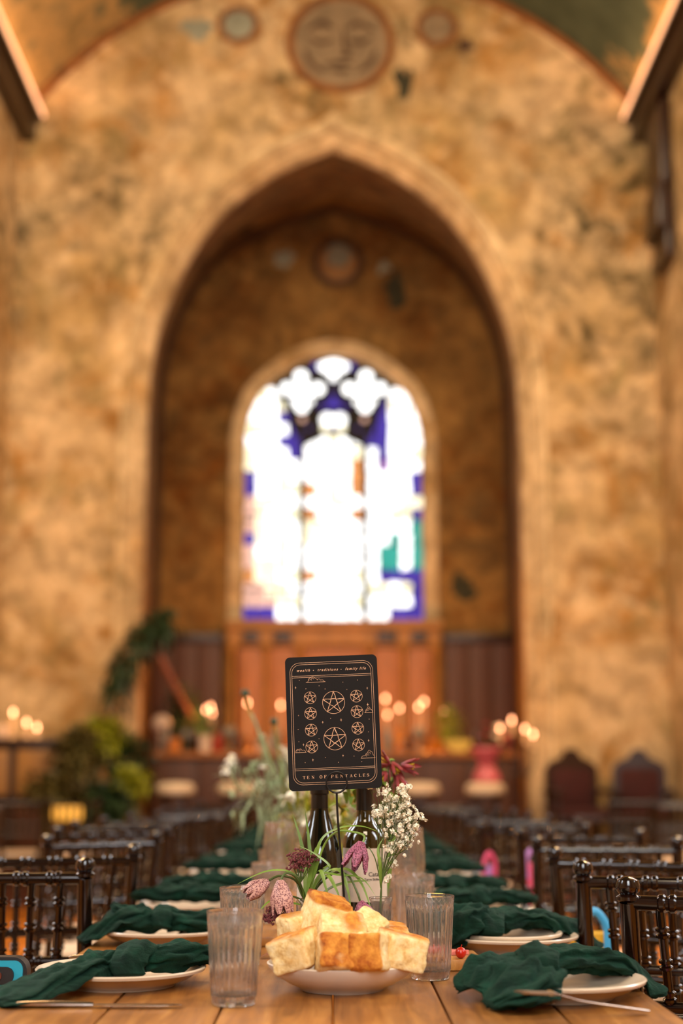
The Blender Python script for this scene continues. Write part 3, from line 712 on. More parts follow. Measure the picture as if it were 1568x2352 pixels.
bar_items = [  # px, kind, height, radius, material, name, label, category
 (367, p_globe, .38, .10, G_PALE, 'globe_lamp', 'pale globe lamp on a stem at the plant end of the counter', 'lamp'),
 (384, p_bottle, .26, .05, G_GREY, 'glass_bottle', 'smoky clear bottle next to the pale globe lamp', 'bottle'),
 (403, p_jar, .14, .07, G_AMB, 'jar', 'squat amber jar beside the smoky bottle on the counter', 'jar'),
 (424, p_goblet, .22, .06, G_GREY, 'goblet', 'smoky goblet between the amber jar and the bright pillar candle', 'goblet'),
 (446, p_bottle, .3, .04, G_BROWN, 'glass_bottle', 'slim brown bottle beside the smoky goblet', 'bottle'),
 (472, p_pillar, .17, .06, G_PALE, 'pillar_candle', 'thick pale pillar candle in front of the three-flame candelabrum', 'candle'),
 (497, p_jar, .19, .055, G_RED, 'jar', 'tall red jar beside the thick pale pillar candle', 'jar'),
 (527, p_goblet, .25, .08, G_GREY, 'goblet', 'wide smoky goblet next to the tall red jar', 'goblet'),
 (545, p_bottle, .22, .045, G_BROWN, 'glass_bottle', 'short brown bottle next to the wide smoky goblet', 'bottle'),
 (604, p_jar, .15, .075, G_PALE, 'jar', 'pale jar on the counter behind the tall white wildflowers', 'jar'),
 (632, p_bottle, .28, .05, G_GREY, 'glass_bottle', 'smoky bottle half hidden by the black card', 'bottle'),
 (890, p_bottle, .3, .045, G_GREY, 'glass_bottle', 'smoky bottle just past the upright edge of the black card, armchair side', 'bottle'),
 (921, p_jar, .24, .075, G_AMB, 'jar', 'tall glowing amber jar past the black card', 'jar'),
 (938, p_bottle, .2, .04, G_BROWN, 'glass_bottle', 'little brown bottle behind the tall amber jar', 'bottle'),
 (960, p_globe, .26, .065, G_GREY, 'glass_globe', 'smoky glass globe beside the tall amber jar', 'globe'),
 (1000, p_jar, .12, .06, G_AMB, 'jar', 'low amber jar at the foot of the green foliage', 'jar'),
 (1052, p_bowl, .12, .15, G_ORANGE, 'bowl_lantern', 'wide glowing orange bowl lantern on the counter', 'lantern'),
 (1090, p_bottle, .26, .045, G_BROWN, 'glass_bottle', 'brown bottle past the glowing orange bowl lantern', 'bottle'),
 (1168, p_goblet, .2, .06, G_RED, 'goblet', 'red goblet at the armchair end of the counter', 'goblet'),
]
for i, (px, fn, h, r, mt, nm, lb, ct) in enumerate(bar_items):
    m = MB(); m.lathe(fn(h, r), 20); x = at(px, 1722, YB-.1).x
    tag(m.obj(nm, mt, loc=(x, YB-.12-.1*(i % 3-1), BT)), lb, ct)

def flame_mesh():
    m = MB(); prof = [(1e-4, 0), (.006, .006), (.0125, .018), (.012, .03), (.007, .046), (1e-4, .062)]; m.lathe(prof, 10); return m.mesh('flame', M_FLAME)
FLAME = flame_mesh()
def taper_mesh(h, r=.011):
    m = MB(); m.lathe([(r*1.05, 0), (r, h*.5), (r*.9, h-.004), (r*.5, h), (1e-4, h-.001)], 12)
    m.lathe([(.0015, h-.002), (.0012, h+.012), (1e-4, h+.013)], 6); return m.mesh('taper', M_WAX)
def candle(x, y, zbase, zflame, label, group, r=.012):
    """taper candle whose flame is centred on zflame"""
    h = zflame-.03-zbase
    o = link('taper_candle', taper_mesh(h, r), None, (x, y, zbase)); tag(o, label, 'candle', group)
    link('flame', FLAME, o, (0, 0, h+.004)); return o
def stick(x, y, z, h, label, group='candlesticks on the counter'):
    m = MB(); m.lathe([(.06, 0), (.06, .01), (.02, .03), (.012, .06), (.018, h*.5), (.012, h*.55), (.012, h-.03), (.024, h-.02), (.024, h), (1e-4, h)], 16)
    tag(m.obj('candlestick', M_BRASS, loc=(x, y, z)), label, 'candlestick', group)
FP = 'light_group'
cb = [((568, 1615), 'tall candle flame beside the altar screen column, plant side'), ((645, 1620), 'candle whose flame peeks past the plant side edge of the black card'), ((885, 1605), 'upper candle flame just past the armchair side edge of the black card'),
      ((889, 1642), 'lower candle flame just past the armchair side edge of the black card'), ((917, 1627), 'dim single candle flame between the card and the paired candles'), ((961, 1624), 'lower candle of the pair in front of the altar screen edge'), ((973, 1612), 'higher candle of the pair in front of the altar screen edge'),
      ((1021, 1632), 'candle with dimmer flame of the pair above the orange bowl lantern'), ((1031, 1639), 'candle with brighter flame of the pair above the orange bowl lantern')]
for i, ((px, py), lb) in enumerate(cb):
    y = YB+.12+.03*(i % 2); p = at(px, py, y)
    stick(p.x, y, BT, .16+.03*(i % 3), 'brass candlestick under the ' + ' '.join(lb.split()[:12]))
    candle(p.x, y, BT+.16+.03*(i % 3)-.005, p.z, 'lit ' + lb, 'candles on the counter')
# three-armed candelabrum on the counter
def candelabrum(px_list, y, zb, label, floor_h=0, cl=''):
    pts = [at(px, py, y) for px, py in px_list]; cx = sum(p.x for p in pts)/len(pts)
    t = thing('candelabrum', label, 'candelabrum', (cx, y, zb))
    top = min(p.z for p in pts)-zb-.17
    m = MB(); m.lathe([(.11, 0), (.11, .015), (.04, .04), (.016, .08), (.03, top*.35), (.014, top*.45), (.014, top*.8), (.028, top*.86), (.012, top)], 18); m.obj('stem', M_DARKWOOD, t)
    for i, p in enumerate(pts):
        dx = p.x-cx; hz = p.z-zb-.03-.14
        m = MB(); m.tube(catmull([(0, 0, top*.85), (dx*.55, 0, top*.80), (dx*.95, 0, top*.88), (dx, 0, hz)], 5), .008, 8)
        m.lathe([(.01, hz-.01), (.03, hz), (.03, hz+.008), (.014, hz+.01), (.016, hz+.03), (1e-4, hz+.03)], 12, Matrix.Translation((dx, 0, 0))); m.obj('arm', M_DARKWOOD, t)
    for i, p in enumerate(pts):
        candle(p.x, y, zb+(p.z-zb-.03-.14)+.031, p.z, 'lit %s candle of the %s' % (cl[i], label.split(' on ')[0].split(' standing')[0]), 'candles of the candelabra', .016)
candelabrum([(473, 1631), (484, 1624), (487, 1638)], YB+.1, BT, 'dark three-flame candelabrum on the counter', cl=('outermost', 'tallest', 'lowest'))
candelabrum([(1148, 1672), (1175, 1655), (1205, 1675), (1224, 1687)], 13.55, .3, 'dark four-flame candelabrum standing by the arch jamb', cl=('innermost', 'highest', 'third highest', 'lowest and outermost'))
for px, py, pw in ((480, 1622, 14), (600, 1610, 26), (900, 1610, 26), (1000, 1620, 22)):
    p = at(px, py, YB+.15); point_light('candle_glow', (p.x, YB+.5, p.z+.02), pw, (1, .36, .06), .06)
p = at(1185, 1650, 13.5); point_light('candle_glow', (p.x, 13.4, p.z+.1), 5, (1, .5, .18), .05)
p = at(60, 1640, 13.1); point_light('candle_glow', (p.x, 13.0, p.z+.1), 5, (1, .5, .18), .05)

# ---------------- foliage helper
def foliage(name, centers, n, ln, wd, mat, parent=None, seed=1, droop=.3):
    R = random.Random(seed); m = MB()
    for i in range(n):
        c, rad = R.choice(centers); c = Vector(c)
        d = Vector((R.gauss(0, 1), R.gauss(0, 1), R.gauss(0, 1))).normalized()
        p = c+Vector((d.x*rad[0], d.y*rad[1], d.z*rad[2]))*(R.random()**.4)
        dr = (d+Vector((R.uniform(-.6, .6), R.uniform(-.6, .6), R.uniform(-.2, .8)))).normalized(); l = ln*R.uniform(.6, 1.3)
        q = p+dr*l*.5+Vector((0, 0, .1*l)); e = p+dr*l-Vector((0, 0, droop*l))
        m.ribbon([p, q, e], [wd*.3, wd*R.uniform(.8, 1.2), wd*.08], fold=.25)
    o = m.obj(name, mat, parent); o['kind'] = 'stuff'; return o
# arrangement on the counter behind the orange bowl
for (px, py, h, r, lb, seed, mt) in ((1030, 1665, .16, .16, 'pot of yellow green foliage behind the glowing orange bowl lantern', 3, M_LEAF_Y), (455, 1672, .14, .13, 'pot of olive foliage below the three-flame candelabrum', 4, M_LEAF), (700, 1680, .15, .14, 'pot of foliage on the counter behind the black card', 8, M_LEAF)):
    p = at(px, py, YB+.02); t = thing('potted_plant', lb, 'plant', (p.x, YB+.06, BT))
    m = MB(); m.lathe([(.05, 0), (.07, .12), (.075, .12), (.065, .12), (1e-4, .10)], 16); m.obj('pot', M_TERRA, t)
    foliage('foliage', [((0, 0, p.z-BT), (r, .1, h))], 170, .09, .018, mt, t, seed)

# ---------------- things in front of the arch wall (on the dais)
# stools with white cushions in front of the counter
stool = thing('bar_stool', 'x', 'stool', group='stools in front of the counter')
m = MB(); m.lathe([(1e-4, .62), (.17, .62), (.185, .635), (.19, .66), (.18, .70), (.14, .725), (1e-4, .735)], 24); m.obj('cushion', M_IVORY, stool)
m = MB(); m.lathe([(1e-4, .585), (.17, .585), (.175, .60), (.17, .62), (1e-4, .62)], 24); m.obj('seat', M_DARKWOOD, stool)
for k in range(4):
    a = pi/4+k*pi/2; m = MB(); m.tube([(.11*cos(a), .11*sin(a), .59), (.18*cos(a), .18*sin(a), 0)], [.016, .013], 8); m.obj('leg', M_DARKWOOD, stool)
m = MB(); m.tube([(.158*cos(2*pi*i/16), .158*sin(2*pi*i/16), .22) for i in range(17)], .008, 6); m.obj('foot_ring', M_DARKWOOD, stool)
for i, (px, lb) in enumerate(((402, 'white cushioned stool at the plant end of the counter'), (545, 'white cushioned stool in front of the wildflower stems'), (690, 'white cushioned stool hidden mostly behind the black card and bottles'), (965, 'white cushioned stool just past the baby’s breath and card'), (1114, 'white cushioned stool carrying the pink vase'))):
    s_ = stool if i == 0 else copy_tree(stool); x = at(px, 1800, 13.6).x
    place(s_, (x, 13.6, .3), .3*i, lb.replace('’', "'"))
# pink vase with flowers on the last stool
x = at(1118, 1800, 13.6).x; zt = .3+.735
t = thing('pink_vase', 'pink pinched waist vase of red and white flowers on a stool', 'vase', (x, 13.6, zt-.004))
m = MB(); m.lathe([(.12, 0), (.135, .02), (.12, .08), (.07, .15), (.10, .22), (.145, .30), (.14, .325), (.12, .325), (.08, .18), (1e-4, .1)], 26); m.obj('body', M_PINK, t)
R = random.Random(3)
for k, (dx, dz, mt) in enumerate(((.01, .44, M_REDFL), (.09, .42, M_WHITEFL), (-.05, .40, M_REDFL), (.11, .50, M_WHITEFL), (.0, .52, M_REDFL), (.22, .36, M_REDFL))):
    m = MB(); m.tube([(dx*.2, 0, .2), (dx*.8, .0, dz*.8), (dx, -.03, dz)], .004, 6); st = m.obj('stem', M_STEM, t)
    m = MB()
    for a in range(9):
        b = 2*pi*a/9; m.ribbon([(dx, -.03, dz), (dx+.03*cos(b), -.03+.03*sin(b), dz+.025), (dx+.055*cos(b), -.03+.055*sin(b), dz+.01)], [.008, .02, .004])
    m.sphere((dx, -.03, dz+.012), .022, 8, 6); m.obj('blossom', mt, t)
# two throne-like armchairs
def throne(loc, rz, label):
    t = thing('armchair', label, 'armchair', loc, rz, 'antique armchairs by the arch wall')
    m = MB(); m.bbox(-.27, .27, -.25, .25, .36, .42, .015); m.obj('seat_frame', M_DARKWOOD, t)
    m = MB(); m.bbox(-.25, .25, -.23, .2, .42, .50, .03); m.obj('seat_cushion', M_REDVELVET, t)
    pts = [(-.25, .40), (-.25, .86), (-.2, .92), (-.10, .96), (-.05, 1.04), (.05, 1.04), (.10, .96), (.2, .92), (.25, .86), (.25, .40)]
    m = MB(); n = len(pts); m.add([(x, .22, z) for x, z in pts]+[(x, .28, z) for x, z in pts], [tuple(range(n)), tuple(range(2*n-1, n-1, -1))]+[(i, n+i, n+(i+1) % n, (i+1) % n) for i in range(n)]); m.obj('backrest', M_DARKWOOD, t, smooth=False)
    m = MB(); m.bbox(-.19, .19, .185, .225, .5, .86, .02); m.obj('back_cushion', M_REDVELVET, t)
    for sx in (-1, 1):
        m = MB(); m.bbox(sx*.25-.03, sx*.25+.03, -.24, .24, .62, .67, .015); m.lathe([(.02, .42), (.03, .48), (.018, .55), (.026, .62)], 10, Matrix.Translation((sx*.25, -.2, 0))); m.obj('armrest', M_DARKWOOD, t)
        for sy in (-1, 1):
            m = MB(); m.lathe([(.028, 0), (.03, .05), (.02, .1), (.034, .2), (.022, .3), (.032, .38)], 12, Matrix.Translation((sx*.23, sy*.21, 0))); m.obj('leg', M_DARKWOOD, t)
throne((at(1335, 1750, 13.45).x-.03, 13.45, .3), .12, 'dark antique armchair with a crested back nearer the chancel arch')
throne((at(1452, 1750, 13.55).x+.08, 13.55, .3), -.12, 'dark antique armchair with wine red velvet nearer the side wall')
# low dark bench in front of them
t = thing('low_bench', 'low dark wooden bench in front of the antique armchairs', 'bench', (2.55, 13.0, .3))
m = MB(); m.bbox(-.42, .42, -.15, .15, .38, .44, .012); m.obj('seat', M_DARKWOOD, t)
for sx in (-1, 1):
    m = MB(); m.bbox(sx*.36-.03, sx*.36+.03, -.13, .13, 0, .38, .008); m.obj('leg', M_DARKWOOD, t)
m = MB(); m.bbox(-.33, .33, -.012, .012, .12, .18, .004); m.obj('stretcher', M_DARKWOOD, t)
# cabinet with candles on the plant side
t = thing('cabinet', 'dark framed cabinet with two tan panels against the plant side wall', 'cabinet', (-2.83, 13.25, .3))
m = MB(); m.bbox(-.40, .40, -.22, .22, .06, 1.06, .01); m.obj('body', M_DARKWOOD, t)
m = MB(); m.bbox(-.43, .45, -.26, .24, 1.06, 1.12, .012); m.obj('top', M_DARKWOOD, t)
m = MB(); m.bbox(-.42, .42, -.24, .23, 0, .08, .012); m.obj('plinth', M_DARKWOOD, t)
for a, b in ((-.36, -.09), (-.02, .36)):
    m = MB(); m.bbox(a, b, -.235, -.21, .62, 1.02, .008); m.obj('door', M_TAN, t)
    m = MB(); m.bbox(a, b, -.235, -.21, .14, .56, .008); m.obj('lower_door', M_BROWNWOOD, t)
for i, ((px, py), lb) in enumerate((((30, 1637), 'lit pillar candle, tallest of the three on the dark cabinet'), ((60, 1660), 'lit pillar candle, middle of the three on the dark cabinet'), ((83, 1671), 'lit pillar candle, shortest of the three on the dark cabinet'))):
    p = at(px, py, 13.2); candle(p.x, 13.2+.02*i, 1.42, p.z, lb, 'candles on the cabinet', .028)
p = at(5, 1672, 13.2); m = MB(); m.lathe(p_jar(.14, .05), 16); tag(m.obj('jar', G_PALE, loc=(p.x, 13.2, 1.42)), 'pale unlit jar on the dark cabinet beside the candles', 'jar')

# plant pile and lanterns beside the arch
def pot_plant(px, pz_px, y, zf, lb, spread, mat, seed, n=240, ln=.16, wd=.03, rp=.14, hp=.24):
    p = at(px, pz_px, y); t = thing('potted_plant', lb, 'plant', (p.x, y, zf))
    m = MB(); m.lathe([(rp*.7, 0), (rp, hp*.9), (rp*1.08, hp*.9), (rp*1.08, hp), (rp*.95, hp), (1e-4, hp*.9)], 20); m.obj('pot', M_TERRA, t)
    foliage('foliage', [((0, 0, p.z-zf), spread)], n, ln, wd, mat, t, seed)
    m = MB(); R = random.Random(seed)
    for k in range(7): m.tube([(R.uniform(-.04, .04), R.uniform(-.04, .04), hp*.8), (R.uniform(-.1, .1), R.uniform(-.08, .08), p.z-zf)], .006, 5)
    m.obj('stems', M_STEM, t)
pot_plant(232, 1690, 13.4, .3, 'tall potted plant with lime yellow leaves beside the chancel arch', (.20, .13, .11), M_LEAF_Y, 11, 220)
pot_plant(180, 1738, 12.86, .3, 'potted plant with olive leaves beside the dark cabinet', (.2, .14, .22), M_LEAF_B, 12, 240)
pot_plant(290, 1745, 13.5, .3, 'dark leaved potted plant in front of the arch jamb', (.22, .14, .2), M_LEAF_D, 13, 260)
pot_plant(300, 1800, 12.95, .3, 'short potted plant with bright lime leaves in front of the arch jamb', (.17, .12, .09), M_LEAF_Y, 14, 200, .12, .03, .13, .2)
pot_plant(235, 1850, 12.45, .15, 'low dark green potted plant behind the two amber lanterns', (.26, .12, .14), M_LEAF_D, 15, 320, .16, .03, .14, .2)
pot_plant(118, 1815, 12.3, .15, 'low mustard green potted plant below the dark cabinet', (.22, .12, .14), M_LEAF_B, 16, 220, .14, .03, .12, .18)
for (px, py, y, zf, r, lb) in ((205, 1765, 12.98, .3, .17, 'round tan basket among the potted plants'),):
    p = at(px, py, y); m = MB(); m.lathe([(r*.7, 0), (r, .12), (r*1.05, .3), (r*.9, p.z-zf), (r*.85, p.z-zf), (r*.9, .3), (1e-4, .05)], 22); tag(m.obj('basket', M_TAN, loc=(p.x, y, zf)), lb, 'basket')
# tall climbing branch that leans against the jamb
p0 = at(262, 1690, 13.7); t = thing('leaning_branch', 'tall dark leafy branch arching up against the chancel jamb', 'branch', (-1.98, 13.68, .3))
rel = lambda px, py: at(px, py, 13.66)-Vector((-1.98, 13.68, .3))
pth = catmull([(0, 0, 0), rel(250, 1690), rel(258, 1600), rel(290, 1520), rel(335, 1455), rel(385, 1440)], 6)
m = MB(); m.tube(pth, [.02*(1-.7*i/len(pth)) for i in range(len(pth))], 7); m.obj('stem', M_DARKWOOD, t)
foliage('foliage', [(tuple(p), (.09, .07, .13)) for p in pth[12:]], 420, .14, .026, M_LEAF_D, t, 21, .5)
# hanging olive foliage and copper pole inside the arch
t = thing('tall_plant', 'tall dark foliage inside the arch at the plant end of the counter', 'plant', (at(430, 1650, 15.5).x, 15.5, .3))
m = MB(); m.lathe([(.12, 0), (.17, .3), (.18, .3), (.15, .3), (1e-4, .27)], 18); m.obj('pot', M_TERRA, t)
foliage('foliage', [((-.05, 0, 1.45), (.16, .12, .28)), ((.08, 0, 1.2), (.16, .12, .2))], 320, .16, .03, M_LEAF_D, t, 31)
m = MB(); 
for k in range(5): m.tube([(.02*k-.04, 0, .25), (.05*k-.1, .02*k, 1.5)], .008, 5)
m.obj('stems', M_STEM, t)
a, b = at(366, 1508, 15.2), at(398, 1570, 15.2)
d = (b-a).normalized(); m = MB(); e = a+d*((.31-a.z)/d.z); m.tube([a-Vector((e)), (0, 0, 0)], .034, 10)
tag(m.obj('copper_pole', simple('copper_orange_rod', '#7c3c14', .45, .2, 8), loc=e), 'slanting copper orange pole inside the arch', 'pole')
# amber lanterns on the floor
for (px, lb) in ((140, 'small amber glass lantern on the plant side floor, one nearer the wall'), (170, 'small amber glass lantern on the plant side floor, one nearer the long table')):
    p = at(px, 1862, 12.05); t = thing('lantern', lb, 'lantern', (p.x, 12.05, 0), group='amber floor lanterns')
    h = p.z
    m = MB(); m.lathe([(.10, 0), (.10, .02), (.03, .05), (.025, h-.1), (.07, h-.09), (.07, h-.08)], 14); m.obj('stand', M_DARKWOOD, t)
    m = MB(); m.lathe([(.06, h-.079), (.072, h-.03), (.06, h+.05), (.05, h+.05), (1e-4, h-.02)], 16); m.obj('shade', emis('amber_lantern_glow', (1, .42, .05), 1.4), t)

# ------------------------------------------------------------------ chiavari chairs
def bamboo(z0, z1, r, rings, n=6, f=1.35):
    """points of a turned stick with double collars at the given fractions"""
    out = [(r, z0)]
    for q in rings:
        z = z0+(z1-z0)*q; s_ = r*.55
        for dz in (-s_*1.3, s_*1.3):
            out += [(r, z+dz-s_), (r*f, z+dz-s_*.5), (r*f, z+dz+s_*.5), (r, z+dz+s_)]
    out.append((r, z1)); return out
def stickmesh(m, a, b, r, rings, seg=10, f=1.35):
    a, b = Vector(a), Vector(b); L = (b-a).length; q = Vector((0, 0, 1)).rotation_difference((b-a).normalized())
    M = Matrix.Translation(a) @ q.to_matrix().to_4x4(); m.lathe(bamboo(0, L, r, rings, f=f), seg, M)
def make_chair():
    t = thing('chiavari_chair', 'x', 'chair')
    hw = .185
    bk = lambda z: -.085*max(0, (z-.45))/.45 - .03*max(0, (.45-z))/.45 if z >= .45 else -.05*(.45-z)/.45
    P = lambda x, z: Vector((x, bk(z), z))
    for sx in (-1, 1):
        m = MB(); stickmesh(m, P(sx*hw, 0), P(sx*hw, .45), .0155, (.3, .62)); stickmesh(m, P(sx*hw, .45), P(sx*hw, .873), .0145, (.35, .62), 14)
        c = P(sx*hw, .873); m.lathe([(.0145, 0), (.019, .003), (.019, .008), (.0125, .012), (.0175, .016), (.0195, .024), (.0165, .033), (.008, .038), (1e-4, .039)], 14, Matrix.Translation(c)); m.obj('back_post', M_CHAIR, t)
    m = MB(); stickmesh(m, P(-hw, .872), P(hw, .872), .0115, (.16, .33, .5, .67, .84), 12, 1.25); m.obj('top_rail', M_CHAIR, t)
    for z in (.715, .63):
        m = MB(); stickmesh(m, P(-hw, z), P(hw, z), .0095, (.25, .5, .75), 10, 1.25); m.obj('cross_rail', M_CHAIR, t)
    for k in range(6):
        x = -hw+2*hw*(k+.85)/6.7; m = MB(); stickmesh(m, P(x*.92, .63), P(x, .872), .0072, (.22, .42, .62, .82), 9, 1.5); m.obj('spindle', M_CHAIR, t)
    m = MB(); m.bbox(-.2, .2, 0, .38, .435, .46, .008); m.obj('seat', M_CHAIR, t)
    m = MB(); m.bbox(-.185, .185, .02, .37, .46, .495, .014); m.obj('seat_pad', M_IVORY, t)
    for sx in (-1, 1):
        m = MB(); stickmesh(m, (sx*.19, .38, 0), (sx*.18, .355, .436), .015, (.3, .62, .85)); m.obj('front_leg', M_CHAIR, t)
        m = MB(); stickmesh(m, P(sx*hw, .2), (sx*.186, .37, .2), .008, (.3, .7)); m.obj('stretcher', M_CHAIR, t)
    m = MB(); stickmesh(m, (-.186, .368, .24), (.186, .368, .24), .008, (.3, .7)); m.obj('stretcher', M_CHAIR, t)
    return t
chair0 = make_chair(); used = [0]
def place_chair(x, y, rz, label, group):
    c = chair0 if not used[0] else copy_tree(chair0); used[0] = 1
    return place(c, (x, y, 0), rz, label, group)
RC = random.Random(8)
# long table: inner back post at (sx*px, y)
def row_chair(sx, ix, y, a, label, group):
    cx = ix+.185*cos(a); cy = y-.185*sin(a)
    place_chair(sx*cx, cy+.06, -sx*a, label, group)
left_y = [2.02, 2.85, 3.45, 4.30]+[4.92+.60*k for k in range(10)]
right_y = [2.29, 2.74, 3.30, 3.95]+[4.62+.60*k for k in range(10)]
for i, y in enumerate(left_y):
    a = [.10, .05, .35, .75, .40][i] if i < 5 else RC.uniform(.15, .5)
    ix = [.56, .482, .495, .575, .59][i] if i < 5 else RC.uniform(.56, .62)
    lb = 'dark chiavari chair beside the teal handbag, out at the table corner' if i == 0 else 'dark bamboo-turned chiavari chair, %s along the plant side of the long table' % ORD[i-1]
    row_chair(-1, ix, y, a, lb, 'chairs on the plant side of the long table')
for i, y in enumerate(right_y):
    a = [.35, .28, .55, .12][i] if i < 4 else RC.uniform(.1, .45)
    ix = [.485, .487, .54, .56][i] if i < 4 else RC.uniform(.54, .62)
    row_chair(1, ix, y, a, 'dark bamboo-turned chiavari chair, %s along the armchair side of the long table' % ORD[i], 'chairs on the armchair side of the long table')
for i, (x, y) in enumerate(((-2.95, 11.6), (-2.5, 11.5), (-2.75, 10.6), (-2.3, 9.3), (-1.98, 11.1))):
    place_chair(x, y, .25, 'dark chiavari chair with ivory pad, %s of the far group before the plant side wall' % ORD[i], 'chairs before the plant side wall')
for i, (x, y) in enumerate(((2.45, 11.9), (2.9, 11.7), (2.6, 11.0), (3.02, 10.8), (2.45, 10.1), (2.9, 9.8))):
    place_chair(x, y, -.2, 'dark chiavari chair with ivory pad, %s of the far group before the armchair side wall' % ORD[i], 'chairs before the armchair side wall')

# ------------------------------------------------------------------ the long table
TZ = .75
for k in range(5):
    y0 = .45+k*2.16; y1 = y0+2.15
    t = thing('trestle_table', 'section of long pine plank table, %s from the bread bowl end' % ORD[k], 'table', (0, (y0+y1)/2, 0), group='tables of the long banquet row'); L = (y1-y0)/2
    for q in range(6):
        a = -.462+q*.154; m = MB(); m.bbox(a+.0016, a+.1524, -L, L, TZ-.035, TZ-.0004*(q % 3), .0022); m.obj('plank', M_TABLE, t)
    for sx in (-1, 1):
        m = MB(); m.bbox(sx*.36-.018, sx*.36+.018, -L+.1, L-.1, TZ-.12, TZ-.036, .004); m.obj('apron', M_TABLE, t)
        for sy in (-1, 1):
            m = MB(); m.bbox(sx*.36-.035, sx*.36+.035, sy*(L-.25)-.035, sy*(L-.25)+.035, 0, TZ-.12, .006); m.obj('leg', M_TABLE, t)

# ------------------------------------------------------------------ place settings
def plate_mesh(name, R, h, seg=56):
    m = MB(); m.lathe([(1e-4, .004), (R*.58, .004), (R*.60, 0), (R*.64, 0), (R*.66, .004), (R*.80, .010), (R*.93, h-.006), (R*.985, h-.005), (R, h-.001), (R*.985, h+.001), (R*.95, h), (R*.80, .014), (R*.62, .009), (1e-4, .008)], seg); return m.mesh(name, M_CERAMIC)
PLATE = plate_mesh('dinner_plate', .13, .027); SPLATE = plate_mesh('side_plate', .105, .022)
def fork_mesh():
    m = MB(); n = 14
    pts = catmull([(-.10, 0, .0035), (-.05, 0, .004), (0, 0, .005), (.035, 0, .009), (.05, 0, .010)], 4)
    rad = [.0065, .0068, .0068, .0066, .006, .0054, .005, .0046, .0042, .0038, .0034, .0034, .004, .0062, .009, .0115, .0125][:len(pts)]; rad += [.0125]*(len(pts)-len(rad))
    m.tube(pts, rad, 10, sq=(1, .22 if False else .3))
    for k in range(4):
        y = -.0095+k*.00633; m.tube(catmull([(.048, y, .010), (.070, y, .008), (.098, y, .006)], 4), [.0016]*8+[.0007], 6)
    return m.mesh('fork', M_STEEL)
def knife_mesh():
    m = MB(); pts = catmull([(-.115, 0, .005), (-.06, 0, .0055), (-.005, 0, .005)], 5); m.tube(pts, [.004, .0062, .007, .0074, .0076, .0075, .0072, .0068, .0064, .006, .005], 10, sq=(1, .62))
    m.tube(catmull([(-.006, 0, .0045), (.03, .001, .004), (.09, .001, .004), (.117, .004, .004)], 5), [.0045, .007, .0085, .0092, .0095, .0096, .0096, .0095, .0094, .0092, .009, .0085, .0078, .0062, .0042, .0015], 10, sq=(1, .13))
    return m.mesh('table_knife', M_STEEL)
FORK, KNIFE = fork_mesh(), knife_mesh()
def cloth_loft(m, P, W_, H, seed, floor=None, folds=6, amp=.22, n=14, seg=56, twist=2.0):
    """crumpled tube of cloth along P; W_, H half widths; floor(x, y) keeps it above what it lies on"""
    R = random.Random(seed); pts = catmull(P, n); N = len(pts); k = len(P)-1
    def interp(A, i):
        t = i/(N-1)*k; j = min(int(t), k-1); u = t-j; u = u*u*(3-2*u); return A[j]*(1-u)+A[j+1]*u
    vs = []; fs = []; ph = R.uniform(0, 6)
    for i, p in enumerate(pts):
        T = (pts[min(i+1, N-1)]-pts[max(i-1, 0)]).normalized(); B = T.cross(Vector((0, 0, 1)))
        if B.length < .05: B = Vector((0, 1, 0))
        B.normalize(); Nn = B.cross(T); w, h = interp(W_, i), interp(H, i); s_ = i/(N-1)
        for j in range(seg):
            a = 2*pi*j/seg
            f = 1+amp*(.6*sin(folds*a+ph+twist*s_*3)+.4*sin((folds*2-1)*a-ph*1.7-twist*4*s_))
            q = p+B*cos(a)*w*f+Nn*sin(a)*h*f
            nv = Vector((q.x*22, q.y*22, q.z*30+seed)); q += Vector((noise.noise(nv), noise.noise(nv+Vector((7, 3, 1))), noise.noise(nv+Vector((1, 9, 4)))))*min(w, h)*.5
            nv2 = nv*2.7; q += Vector((.4, .4, 1))*noise.noise(nv2)*min(w, h)*.3
            if floor is not None:
                fz = floor(q.x, q.y)
                if q.z < fz: q.z = fz+(q.z-fz)*.02
            vs.append(q)
    for i in range(N-1):
        for j in range(seg):
            q = (j+1) % seg; fs.append((i*seg+j, i*seg+q, (i+1)*seg+q, (i+1)*seg+j))
    fs += [tuple(range(seg-1, -1, -1)), tuple((N-1)*seg+j for j in range(seg))]
    m.add(vs, fs)
def plate_floor(cx, cy, z, R=.13, hi=.027, edge=None):
    def f(x, y):
        d = sqrt((x-cx)**2+(y-cy)**2)
        if d < R*.62: s_ = .010
        elif d < R*1.02: s_ = .010+(hi+.001-.010)*(d-R*.62)/(R*.40)
        elif d < R*1.25: s_ = (hi+.001)*(1-(d-R*1.02)/(R*.23))+.001
        else: s_ = .001
        if edge is not None and abs(x) > edge: return -1
        return z+s_
    return f
def napkin_obj(lofts, floor, label, seed, zr=.780, group='green knotted napkins on the plates', res=14, seg=56):
    lofts = [([(x_, y_, z_ if z_ < zr else zr+(z_-zr)*.62) for x_, y_, z_ in P], Wd, [h_*.80 for h_ in Hh]) for P, Wd, Hh in lofts]
    m = MB()
    for i, (P, Wd, Hh) in enumerate(lofts[:-1]): cloth_loft(m, P, Wd, Hh, seed+i*3.3, floor, n=res, seg=seg)
    me = m.mesh('napkin', M_CLOTH, sharp=180); o = link('napkin', me); tag(o, label, 'napkin', group)
    m = MB(); P, Wd, Hh = lofts[-1]; cloth_loft(m, P, Wd, Hh, seed+9.1, floor, folds=4, amp=.16, n=res, seg=max(24, seg//2)); m.obj('knot', M_CLOTH, o, sharp=180)
    return o
SIDE_N = {-1: 'plant side', 1: 'armchair side'}
